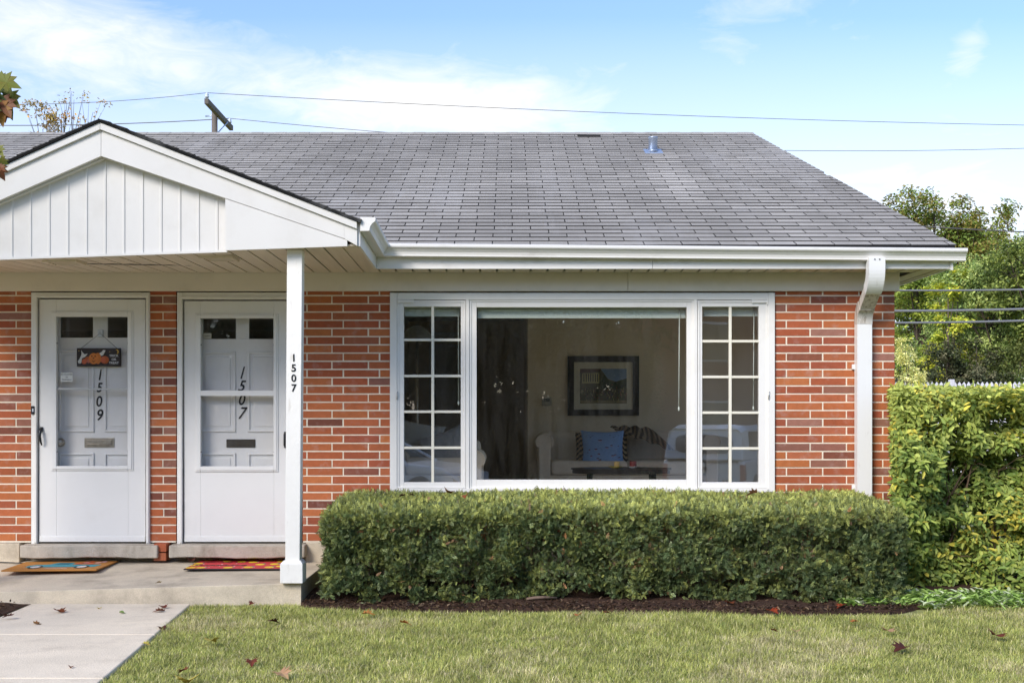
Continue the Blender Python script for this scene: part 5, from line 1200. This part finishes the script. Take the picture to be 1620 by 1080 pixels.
x, y = at(1665, 29); tree('elm_tree', 'dark leaved tree cut off by the right edge of the photo', (x, y, GB), zat(285, 29)-GB, 1.45, 0, [(60,76,40),(88,106,52),(118,134,66),(80,94,46)], 16000, .09, grp, cz=.62, seed=12, trunk=.14, clump=30, squash=1.05)
x, y = at(1538, 44); tree('maple_tree', 'olive brown tree half hidden behind the silvery green one', (x, y, GB), zat(332, 44)-GB, 2.5, 0, [(96,108,48),(122,126,58),(130,124,62),(88,102,48)], 26000, .11, grp, cz=.6, seed=17, trunk=.2, clump=28)
x, y = at(1500, 30); tree('young_tree', 'yellow-green slim tree in the middle of the trees right of the house', (x, y, GB), zat(425, 30)-GB, .75, 0, yg, 5200, .085, grp, cz=.6, seed=23, trunk=.07, clump=16, squash=1.1)
for px, hh, w_, sd_, pl_, lab in ((1500, 538, .75, 31, dkg, 'dark grey-brown shrub at the foot of the trees, nearest the house'), (1545, 530, .8, 32, dkg, 'dark dense shrub in the middle behind the picket fence'), (1592, 548, .8, 33, [(70,84,46),(96,108,60)], 'mid green shrub behind the right end of the picket fence')):
    x, y = at(px, 29.0); h_ = zat(hh, 29)-GB; tree('background_shrub', lab, (x, y, GB), h_, w_, 0, pl_, 9000, .07, 'shrubs behind the picket fence', cz=.5, seed=sd_, trunk=.05, clump=26, squash=1.1, spread=.4)
x, y = at(1437, 26.5); tree('garden_shrub', 'pale yellow-green open shrub before the tan wall', (x, y, GB), zat(540, 26.5)-GB, .62, 0, [(168,176,112),(196,200,140),(130,146,84)], 3600, .055, 'shrubs behind the picket fence', cz=.6, seed=36, trunk=.03, clump=18, squash=1.0)
# far row closing the view to the right and left of these
for i, (px, d, top, sd_) in enumerate(((1395, 60, 470, 61), (1640, 56, 380, 62), (1760, 50, 330, 63), (1860, 44, 350, 64))):
    x, y = at(px, d); tree('distant_tree', ['dull green far tree low behind the corner of the house', 'grey-green far tree behind the silvery one', 'far green tree beyond the right edge', 'farthest right green tree beyond the edge'][i], (x, y, GB), zat(top, d)-GB, 3.4, 0, green, 9000, .22, grp, cz=.55, seed=sd_, trunk=.2, clump=26)
x, y = at(97, 36); tree('autumn_tree', 'thin tree with sparse orange leaves rising behind the porch gable', (x, y, GB), zat(143, 36)-GB, 1.35, 0, [(150,118,50),(160,134,66),(120,112,60),(104,98,58)], 4600, .09, None, cz=.86, seed=41, trunk=.12, clump=30, squash=.95, sparse=.20, spread=.26)

# maple at the left of the frame reaching in with big turning leaves
def maple_leaf(mb, p, d, u, s, c, curl=.15):
    """five-lobed leaf outline, a little cupped"""
    d = Vector(d).normalized(); u = Vector(u); u = (u - d*u.dot(d)).normalized(); w = d.cross(u)
    o = [(0,0),(.16,-.10),(.42,-.06),(.28,.12),(.56,.34),(.34,.36),(.42,.62),(.20,.55),(.14,.72),(0,1.0)]
    pts = [(a, b_) for a, b_ in o] + [(-a, b_) for a, b_ in o[::-1][1:-1]]
    c0 = Vector(p) + d*s*.35
    V = [Vector(p) + w*(a*s) + d*(b_*s) + u*(curl*s*(abs(a)**1.5*1.4 - .3*b_*b_)) for a, b_ in pts]
    for i in range(len(V)): mb.face([c0, V[i], V[(i+1) % len(V)]], (c[0]*random.uniform(.9,1.1), c[1]*random.uniform(.9,1.1), c[2]))
mt_ = empty('sugar_maple', (-5.4, -4.6, GZ), 'maple branch with green and brown leaves hanging in at the left edge', 'tree')
m = MB(); m.tube([(-5.4,-4.6,GZ-.1), (-5.35,-4.6,1.4), (-5.3,-4.55,2.8), (-5.25,-4.6,5.2)], [.15,.12,.09,.03], 10)
br = [((-5.3,-4.55,2.7), (-4.2,-4.3,3.1), (-3.2,-4.05,2.86), (-2.76,-4.02,2.72)), ((-5.3,-4.55,2.6), (-4.3,-4.2,2.75), (-3.3,-4.0,2.55), (-2.79,-4.0,2.43))]
for a in br: m.tube(a, [.035,.02,.008,.003], 7)
rs = random.Random(5); tips = []
for k in range(26):
    a = rs.uniform(1.7, 5.2); e = Vector((-5.3+math.cos(a)*rs.uniform(.7,1.7), -4.6+math.sin(a)*rs.uniform(.7,1.7), rs.uniform(3.0,6.2))); m.tube([(-5.3,-4.6,rs.uniform(2.5,4.6)), e], [.03,.006], 5, caps=False); tips.append(e)
obj('trunk', m, M['bark'], mt_)
m = MB(); lc = [srgb(92,104,40), srgb(120,120,48), srgb(70,86,36), srgb(150,110,50), srgb(128,78,44)]
Yv = -4.05
def spot(px, py): return Vector((X(px, Yv), Yv + random.uniform(-.06,.06), Z(py, Yv)))
for px, py, ang, s_, c in ((-4,124,-60,.115,0),(4,130,-20,.12,1),(-8,142,-100,.13,2),(2,150,-70,.13,0),(8,148,-45,.11,1),(-6,160,-110,.12,0),(1,166,-80,.12,3),(-12,170,-100,.12,2),(4,158,-60,.12,4),(-20,135,-90,.13,0),(-25,160,-90,.13,1),(-14,125,-120,.12,2),(2,176,-75,.06,4),(-16,232,-80,.10,1),(-7,232,-50,.07,1),(-8,246,-70,.07,1),(-14,258,-60,.09,4),(-2,262,-40,.045,4),(-30,245,-90,.12,0),(-36,180,-90,.13,2)):
    a = R(ang); maple_leaf(m, spot(px, py), (math.cos(a), random.uniform(-.3,.3), math.sin(a)), (random.uniform(-.5,.5), -1, random.uniform(-.2,.6)), s_, lc[c])
for e in tips:
    for k in range(16):
        p = e + Vector((rs.uniform(-.45,.45), rs.uniform(-.45,.45), rs.uniform(-.4,.4)))
        if p.x > -3.35 : continue
        maple_leaf(m, p, (rs.uniform(-1,1), rs.uniform(-1,1), rs.uniform(-1,.2)), (rs.uniform(-.6,.6), rs.uniform(-.6,.6), 1), rs.uniform(.09,.13), lc[rs.randint(0,3)])
obj('crown', m, M['leaf'], mt_, recalc=False)

# ------------------------------------------------------------------ picket fence, tan house, pole and cables
def fpt(px): 
    d = 27.5 + (px-1400)*-.006; return at(px, d) + (d,)
fe = empty('picket_fence', (at(1500, 27)[0], 17, GZ), 'tall pale picket fence with pointed tops running behind the tall hedge', 'fence')
m = MB(); x0f, y0f = 6.8, 17.9; x1f, y1f = 14.4, 16.3; Lf = math.hypot(x1f-x0f, y1f-y0f); ux_, uy_ = (x1f-x0f)/Lf, (y1f-y0f)/Lf; nf = int(Lf/.098)
for i in range(nf):
    a = i*.098; xa, ya = x0f+ux_*a, y0f+uy_*a; xb3, yb3 = xa+ux_*.072, ya+uy_*.072; xm, ym_ = (xa+xb3)/2, (ya+yb3)/2; zt = 1.985 - .0*a + random.uniform(-.008,.008); zt = np.interp(a, [0, Lf], [2.02, 1.98])
    m.prism([(xa,ya,GZ+.03), (xb3,yb3,GZ+.03), (xb3,yb3,zt-.055), (xm,ym_,zt), (xa,ya,zt-.055)], (-uy_*-.018, ux_*.018, 0))
obj('pickets', m, M['fence'], fe)
for zz in (.3, 1.0, 1.75):
    m = MB(); m.hexa([(x0f,y0f+.022,zz),(x1f,y1f+.022,zz),(x1f,y1f+.06,zz),(x0f,y0f+.06,zz),(x0f,y0f+.022,zz+.08),(x1f,y1f+.022,zz+.08),(x1f,y1f+.06,zz+.08),(x0f,y0f+.06,zz+.08)]); obj('rail', m, M['fence'], fe)
for a in (0.9, 3.3, 5.62, 7.4):
    xp, yp = x0f+ux_*a, y0f+uy_*a
    m = MB(); m.box(xp-.055, xp+.055, yp-.02, yp+.09, GZ-.1, 2.06); q = obj('fence_post', m, M['fence'], fe, bevel=.006)
    if a > 5: m = MB(); m.lathe([(.07,0),(.07,.02),(.03,.035),(.05,.06),(.072,.10),(.05,.15),(.01,.175)], (xp, yp+.035, 2.06), 16); obj('post_cap', m, M['fence'], q)
th = empty('tan_house', (9, 37, GZ), 'tan stucco wall of a far building glimpsed beside the brick corner', 'house')
m = MB(); m.box(6.5, X(1437, 32), 32, 40, GZ, Z(527, 32)); obj('wall', m, M['stucco'], th)
m = MB(); m.box(6.4, X(1438.5, 32), 31.9, 40.1, Z(527,32)+.002, Z(522.5, 32)); obj('roof', m, M['stone'], th, bevel=.02)
m = MB(); m.box(X(1440,24), X(1470,24), 24, 27, GZ, Z(590,24)); m.prism([(X(1437,24), 23.8, Z(590,24)+.002), (X(1473,24), 23.8, Z(590,24)+.002), (X(1466,24), 23.8, Z(577,24)), (X(1444,24), 23.8, Z(577,24))], (0, 3.4, 0)); tag(obj('garden_shed', m, material('grey_board', (.16,.13,.11), .9)), 'low grey-brown shed roof showing just above the fence by the brick corner', 'shed')

def wire(pts_, r, mat, label, sag=0, group=None, name='power_line'):
    a, b_ = Vector(pts_[0]), Vector(pts_[1]); n = 24; P = [a.lerp(b_, i/n) - Vector((0,0,4*sag*(i/n)*(1-i/n))) for i in range(n+1)]
    m = MB(); m.tube([p - a for p in P], r, 6); o = tag(obj(name, m, M[mat], local=True), label, 'cable', group); o.location = a; return o
pole = empty('utility_pole', (X(340, 21.3), 21.3, GZ), 'weathered wooden utility pole with a slanting crossarm behind the roof', 'utility pole')
pd = 21.3; m = MB(); m.tube([(X(340,pd), pd, GZ-.2), (X(339.5,pd), pd, Z(176,pd))], [.12,.075], 12); obj('pole', m, M['wood'], pole)
A = Vector((X(326.5, 19.9), 19.9, Z(160, 19.9))); B = Vector((X(366, 22.9), 22.9, 0)); B.z = A.z; B.z = Z(203, 22.9) if abs(Z(203,22.9)-A.z) < .6 else A.z
dv_ = (B-A).normalized(); sdv = dv_.cross(Vector((0,0,1))).normalized()
m = MB(); q = []
for e in (A, B):
    for s1, s2 in ((-1,-1),(1,-1),(1,1),(-1,1)): q.append(e + sdv*.05*s1 + Vector((0,0,.065*s2)))
m.hexa([q[0],q[1],q[5],q[4],q[3],q[2],q[6],q[7]]); arm = obj('crossarm', m, M['wood'], pole)
m = MB(); m.tube([A.lerp(B,.75)+sdv*.06, Vector((X(343,pd), pd, Z(212,pd)))], .016, 6); obj('brace', m, M['galv'], arm)
for e in (A.lerp(B,.02), A.lerp(B,.93)):
    m = MB(); m.lathe([(.012,.05),(.012,.10),(.05,.10),(.055,.13),(.035,.15),(.05,.17),(.035,.20),(.02,.22)], tuple(e), 14); obj('insulator', m, M['porcelain'], arm)
m = MB(); m.tube([(X(340,pd)-.25, pd, Z(184,pd)), (X(340,pd)+.1, pd, Z(182,pd))], .02, 6); obj('bracket', m, M['galv'], pole)
wA = A.lerp(B,.02)+Vector((0,0,.22)); wB = A.lerp(B,.93)+Vector((0,0,.22))
gw = 'power lines crossing the sky behind the roof'
wire([(X(-120,20.5), 20.5, Z(162,20.5)), wA], .007, 'wire', 'thin wire left of the pole, the upper of two', .15, gw); wire([wA, (X(1700,23.0), 23.0, Z(199.5,23.0))], .0075, 'wire', 'long thin wire across the sky right of the pole, the upper of two', .12, gw)
wire([(X(-120,23.5), 23.5, Z(196.5,23.5)), wB], .012, 'wire', 'thin wire left of the pole, the lower of two', .1, gw); wire([wB, (X(1700,25.0), 25.0, Z(232,25.0))], .008, 'wire', 'long thin wire that dips behind the roof ridge, the lower of two', .42, gw)
gl_ = 'service cables in front of the trees'
for (a, b_, d, r, mt2, lab) in (((1380,352.5),(1720,370.5),16.5,.014,'wire','dark cable passing high over the trees beside the eave'), ((1340,458.5),(1720,455.5),15.5,.020,'cable','grey cable just under the soffit corner, topmost of three'), ((1340,491.5),(1720,485.5),15.0,.026,'cable','thick grey cable, middle of the three beside the brick corner'), ((1340,510.5),(1720,503.5),14.6,.022,'cable','grey cable, lowest of the three beside the brick corner')):
    wire([(X(a[0],d), d, Z(a[1],d)), (X(b_[0],d), d, Z(b_[1],d))], r, mt2, lab, .03, gl_)

# ------------------------------------------------------------------ the street side, seen in the window glass
def vehicle(name, label, loc, rz, kind):
    t = empty(name, loc, label, 'pickup truck' if kind == 'truck' else 'car', 'vehicles parked along the street', rz)
    W2 = .90; L = 5.4 if kind == 'truck' else 4.7           # local: +x forward, wheels on z=0
    if kind == 'truck': prof = [(-2.70,.48),(-2.72,.95),(-2.66,1.02),(.0,1.06),(1.25,1.08),(2.40,.98),(2.62,.80),(2.66,.45),(2.2,.36),(-2.3,.40)]
    else: prof = [(-2.3,.45),(-2.35,.85),(-2.15,1.0),(-1.2,1.02),(.9,.98),(1.9,.88),(2.28,.66),(2.3,.42),(1.9,.30),(-1.9,.30)]
    m = MB(); m.prism([(a, -W2, b_) for a, b_ in prof], (0, 2*W2, 0)); obj('body', m, M['carpaint'], t, bevel=.06, local=True, seg=4)
    if kind == 'truck':
        m = MB(); m.prism([(.0,-.80,1.02),(1.35,-.80,1.04),(.75,-.72,1.68),(-.0,-.72,1.70)], (0,1.52+.0,0)); obj('cab', m, M['carpaint'], t, bevel=.07, local=True, seg=4)
        rg = []
        for xx, zt, ins in ((-2.66, 1.70, .0), (-2.2, 1.78, 0), (-.1, 1.78, 0)):
            rg.append([(xx - (.0 if z > 1.1 else 0), y, z) for y, z in ((-.88,1.03),(-.80,zt-.12),(-.70,zt-.02),(.70,zt-.02),(.80,zt-.12),(.88,1.03))])
        rg.insert(0, [(-2.74 if p[2] < 1.1 else -2.60, p[1]*.99, min(p[2], 1.66)) for p in rg[0]])
        m = MB(); m.loft(rg, smooth=False); cp = obj('topper', m, M['carpaint'], t, bevel=.03, local=True, seg=3)
        m = MB(); n = 32; pts = []
        for k in range(n):
            a = 2*math.pi*k/n; cy, cz_ = math.copysign(abs(math.cos(a))**.45, math.cos(a))*.62, math.copysign(abs(math.sin(a))**.5, math.sin(a))*.19; z = 1.36+cz_; pts.append((-2.74 + (z-1.03)*.22 - .022, cy, z))
        m.prism(pts, (-.012, 0, -.002)); obj('rear_window', m, M['carglass'], t, local=True)
        m = MB(); m.box(-2.79, -2.755, -.78, .78, .97, 1.015); obj('trim_strip', m, M['cartrim'], t, local=True)
        m = MB(); m.box(-2.78, -2.72, -.10, .10, .82, .88); obj('tailgate_handle', m, M['cartrim'], t, local=True)
        for s in (-1, 1):
            m = MB(); m.box(-2.735, -2.60, s*.905, s*.80, .60, .93); obj('tail_light', m, M['redlens'], t, bevel=.01, local=True)
            m = MB(); m.prism([(-2.2, s*.862, 1.22), (-.4, s*.862, 1.22), (-.4, s*.80, 1.62), (-2.05, s*.80, 1.62)], (0, s*.012, 0)); obj('side_window', m, M['carglass'], t, local=True)
            m = MB(); m.prism([(.15, s*.79, 1.10), (1.1, s*.79, 1.10), (.72, s*.745, 1.60), (.15, s*.745, 1.60)], (0, s*.014, 0)); obj('side_window', m, M['carglass'], t, local=True)
    else:
        m = MB(); m.loft([[(-1.75,y,z) for y,z in ((-.86,.98),(.86,.98))] + [(-1.2, .66, 1.42), (-1.2, -.66, 1.42)], [(1.0,-.86,.95),(1.0,.86,.95),(.15,.66,1.42),(.15,-.66,1.42)]], smooth=False); obj('cabin', m, M['carglass'], t, bevel=.05, local=True)
        m = MB(); m.box(-1.2, .16, -.67, .67, 1.40, 1.455); obj('roof', m, M['carpaint'], t, bevel=.02, local=True)
        for s in (-1, 1):
            m = MB(); m.tube([(-1.85, s*.84, .99), (-1.2, s*.68, 1.43)], .045, 6); m.tube([(1.05, s*.84, .97), (.15, s*.68, 1.43)], .035, 6); m.tube([(-.4, s*.87, .99), (-.45, s*.68, 1.43)], .035, 6); obj('window_pillar', m, M['carpaint'], t, local=True)
            m = MB(); m.box(-2.37, -2.28, s*.85, s*.55, .68, .84); obj('tail_light', m, M['redlens'], t, bevel=.01, local=True)
            m = MB(); m.box(2.18, 2.31, s*.82, s*.5, .60, .74); obj('headlight', m, M['porcelain'], t, bevel=.02, local=True)
    m = MB(); x_ = -2.82 if kind == 'truck' else -2.40; m.box(x_, x_+.14, -.88, .88, .44, .60); obj('bumper', m, M['chrome' if kind == 'truck' else 'carpaint'], t, bevel=.03, local=True)
    m = MB(); x_ = 2.62 if kind == 'truck' else 2.27; m.box(x_, x_+.12, -.86, .86, .38, .56); obj('bumper', m, M['chrome' if kind == 'truck' else 'carpaint'], t, bevel=.03, local=True)
    for wx in ((-1.75, 1.75) if kind == 'truck' else (-1.4, 1.42)):
        for s in (-1, 1):
            m = MB(); m.lathe([(.20,-.12),(.33,-.12),(.36,-.09),(.36,.09),(.33,.12),(.20,.12)], (wx, s*.80, .36), 28, 'y'); wh = obj('wheel', m, M['tyre'], t, local=True)
            m = MB(); m.lathe([(.02,-.125*1),(.19,-.11),(.205,-.12),(.21,.12),(.19,.125),(.02,.11)], (wx, s*.80, .36), 20, 'y'); obj('rim', m, M['chrome'], wh, local=True)
    return t
vehicle('pickup_truck', 'white pickup truck with a camper topper, mirrored in the right of the big window', (5.35, -18.2, -.735), math.atan2(-.90, .44), 'truck')
vehicle('parked_car', 'white parked car mirrored faintly in the left casement window', (-2.9, -16.4, -.735), R(20), 'car')
op = empty('opposite_house', (12, -34, -.7), 'red brick building across the street, mirrored in the right casement', 'house')
m = MB(); m.box(4.6, 24, -40, -33, -.8, 5.6); obj('wall', m, material('far_brick', (.24,.085,.055), .85, var=.15, vscale=8), op)
for wx in (6.6, 10.6, 14.6, 18.6):
    for wz in (.4, 3.2):
        m = MB(); m.box(wx, wx+1.3, -32.99, -32.9, wz, wz+1.4); f_ = obj('window', m, M['white'], op); m = MB(); m.box(wx+.08, wx+1.22, -32.895, -32.88, wz+.08, wz+1.32); obj('pane', m, M['carglass'], f_)
m = MB(); m.prism([(4.2,-40.4,5.6),(4.2,-32.6,5.6),(4.2,-36.5,7.6)], (20.2,0,0)); obj('roof', m, M['sheath'], op)
gs = 'trees across the street'
for i, (x, y, h, r_, lab) in enumerate(((-2.2,-30,9.5,3.0,'dark conifer across the street mirrored in the middle of the big pane'), (2.2,-27,8.5,2.5,'dark conifer across the street nearest the brick building'), (-7.5,-29,10,3.3,'dark conifer across the street mirrored in the left casement'), (-13,-27,9,3.2,'dark tree across the street mirrored in the 1507 door'), (-19,-28,9.5,3.4,'dark tree across the street mirrored in the 1509 door'), (-26,-29,10,3.6,'leftmost dark tree across the street'), (1.0,-40,13,4.2,'tallest dark tree behind the brick building across the street'), (-5,-42,13,4.5,'far dark tree filling the gap across the street'), (9,-46,13,4.4,'far tree above the opposite roof'), (17,-46,14,4.6,'far tree above the right of the opposite roof'), (-17,-42,13,4.6,'far dark tree on the left across the street'))):
    tree('street_tree', lab, (x, y, -.8), h, r_, 0, [(44,54,30),(60,68,40),(72,80,48)], 11000, .28, gs, cz=.48, seed=100+i, trunk=.2, clump=30, squash=1.0, spread=.42)
hd = empty('street_hedge', (0, -24.5, -.75), 'dark hedge across the street, raised to close bright gaps in the reflections', 'hedge')  # made tall to block bright gaps mirrored in the window
n = 60000; P = np.stack([rng.uniform(-26, 4.4, n), -24.5+rng.normal(size=n)*.35, rng.uniform(-.7, 2.6, n)], 1); D, U = frames(n, rng.normal(size=(n,3))+[0,.6,.6]); leaves(P, D, U, rng.uniform(.07,.13,n), rng.uniform(.04,.07,n), np.array([.016,.022,.010])*rng.uniform(.6,1.4,(n,1)), 'foliage', M['fabricc'], hd, (0,-24.5,-.75))

sf = empty('added_fence', (-14, -31.5, -.8), 'dark brown board fence added behind the street trees to block bright ground', 'fence')  # added to keep sunlit ground out of the window reflections
m = MB(); x = -34.0
while x < 4.4: m.box(x, x+.135, -31.5, -31.47, -.8, 1.35+random.uniform(-.01,.01)); x += .14
obj('boards', m, material('fence_board', (.035,.028,.02), .9, var=.2, vscale=5), sf)
for zz in (-.4, .9): m = MB(); m.box(-34, 4.4, -31.46, -31.42, zz, zz+.09); obj('rail', m, M['wood'], sf)

# ------------------------------------------------------------------ fallen leaves and small litter
brn, dbr, yl2, tan, red = srgb(120,66,38), srgb(86,46,34), srgb(196,176,84), srgb(186,150,112), srgb(118,60,44)
def ray_ground(px, py, h=.0):
    Y = -2.0
    for _ in range(20): Y = (CZ - (GZ + h))*F/(py - HY) - CD
    return X(px, Y), Y
def fallen(px, py, s, c, label, h=.035, curl=.5, tilt=.3, loc=None):
    m = MB(); a = random.uniform(0, 6.28); maple_leaf(m, (-.35*s*math.cos(a), -.35*s*math.sin(a), 0), (math.cos(a), math.sin(a), random.uniform(-tilt, tilt)), (random.uniform(-tilt,tilt), random.uniform(-tilt,tilt), 1), s, c, curl)
    o = tag(obj('fallen_leaf', m, M['leaf'], local=True, recalc=False), label, 'leaf', 'fallen leaves')
    if loc is None: x_, y_ = ray_ground(px, py, h); loc = (x_, y_, GZ+h)
    o.location = loc; sub = o.modifiers.new('t', 'SOLIDIFY'); sub.thickness = .0012; return o
L = [(93,967,.085,brn,'curled brown leaf near the back left of the concrete path'),(157,961,.035,yl2,'small yellow leaf on the path just below the stoop'),(193,968,.04,srgb(120,150,60),'small green leaf on the path below the stoop'),
 (252,966,.075,brn,'larger brown leaf where the path meets the stoop at its right'),(258,960,.06,red,'reddish leaf leaning on its brown neighbour by the stoop'),(257,992,.06,dbr,'dark leaf at the edge of the path beside the grass'),(112,1054,.03,brn,'tiny brown leaf low on the path'),
 (336,1011,.09,yl2,'pale yellow leaf standing in the grass below the stoop'),(433,981,.07,dbr,'dark brown leaf in the grass right of the post'),(398,1045,.075,red,'rusty leaf in the grass near the bottom left'),(297,1072,.12,yl2,'big pale yellow leaf at the bottom edge of the lawn'),(289,1058,.06,brn,'brown leaf touching the big yellow one at the bottom'),
 (447,1064,.10,tan,'pale tan leaf in the grass at the bottom, right of the rusty one'),(231,1017,.045,yl2,'small yellow leaf on the grass edge by the path'),(398,953,.05,red,'dark red leaf against the foot of the stoop'),
 (582,970,.08,srgb(176,120,66),'orange-tan leaf on the lawn below the left of the hedge'),(641,984,.07,srgb(190,120,60),'orange leaf fragments in the grass below the hedge'),(915,972,.055,srgb(180,110,70),'small orange leaf on the lawn below the middle of the hedge'),
 (1259,997,.06,tan,'tan leaf low on the lawn, left of two below the hedge end'),(1225,996,.05,brn,'small brown leaf on the lawn below the hedge right half'),(1404,997,.085,tan,'pale tan leaf on the lawn below the right end of the hedge'),(1425,1023,.10,dbr,'dark curled leaf low on the right of the lawn'),(1576,1004,.11,red,'dark red leaf on the lawn near the right edge'),
 (1352,983,.05,srgb(176,110,60),'small orange leaf by the end of the mulch'),(1223,966,.085,srgb(150,66,36),'rust leaf lying on the mulch under the hedge'),(1155,954,.075,brn,'brown leaf on the mulch below the middle right of the hedge'),(1330,957,.07,srgb(150,70,40),'rust leaf on the mulch near the hedge right end'),(960,968,.045,brn,'little brown leaf at the grass and mulch border'),(60,985,.06,srgb(150,110,60),'dull yellow leaf at the left side of the path'),(12,973,.07,dbr,'dark leaf on the soil left of the path')]
for px, py, s, c, lab in L:
    h = .03 if px < 270 and py > 955 and px > 40 and (px < 262) else .05
    if 950 < py and px > 1100 and 'mulch' in lab: h = .05
    fallen(px, py, s, c, lab, h)
fallen(0, 0, .08, dbr, 'crumpled dark leaf on the stoop beside the lemon doormat', loc=(*ray_floor(303, 890.5), .02), curl=.8, tilt=.5)
fallen(0, 0, .04, srgb(150,130,80), 'little dry leaf on the front edge of the stoop', loc=(X(251,-1.2), -1.2, -.008), curl=.6)
for px, py, s, c, lab in ((711,782,.085,srgb(140,90,50),'brown leaf lying on top of the hedge under the left casement'),(643,787,.06,dbr,'dark leaf on the hedge top at the left'),(657,786,.04,dbr,'tiny dark leaf on the hedge top next to another'),(1188,781,.09,srgb(150,100,70),'tan-brown leaf on the hedge top under the right casement'),(739,787,.06,srgb(150,80,50),'rust leaf on the hedge top left of the middle')):
    d = 9.3; fallen(0, 0, s, c, lab, loc=(X(px, -.55), -.55-(py-780)*.06, .615), curl=.5, tilt=.5)
m = MB(); x_, y_ = ray_ground(855, 949, .05); m.tube([(0,0,0),(.06,.01,.006),(.14,.015,.010),(.22,.03,.004)], [.010,.012,.010,.005], 8); tw = tag(obj('stick', m, material('pale_wood', (.16,.11,.08), .9, var=.2, vscale=20), local=True), 'short pale stick lying on the mulch in front of the hedge', 'stick'); tw.location = (x_-.1, y_, GZ+.06)
m = MB(); x_, y_ = ray_ground(712, 948, .05); m.tube([(0,0,0),(.03,.02,.03),(.09,.03,.05),(.13,.02,.04)], [.006,.007,.005,.003], 6); tw = tag(obj('twig', m, M['twig'], local=True), 'thin curved twig sticking up from the mulch left of the stick', 'twig'); tw.location = (x_, y_, GZ+.05)
m = MB(); p0 = ray_floor(0, 889.5); p1 = ray_floor(42, 892); m.tube([(p0[0]-1.5-p0[0], p0[1]-p0[1], .006), (0,0,.006), ((p1[0]-p0[0])*.5, (p1[1]-p0[1])*.5, .006), (p1[0]-p0[0], p1[1]-p0[1], .006)], .005, 6); cb = tag(obj('cable', m, M['black'], local=True), 'thin black cord lying on the stoop left of the coir doormat', 'cable'); cb.location = (p0[0], p0[1], stoop_z(*p0)+.002)
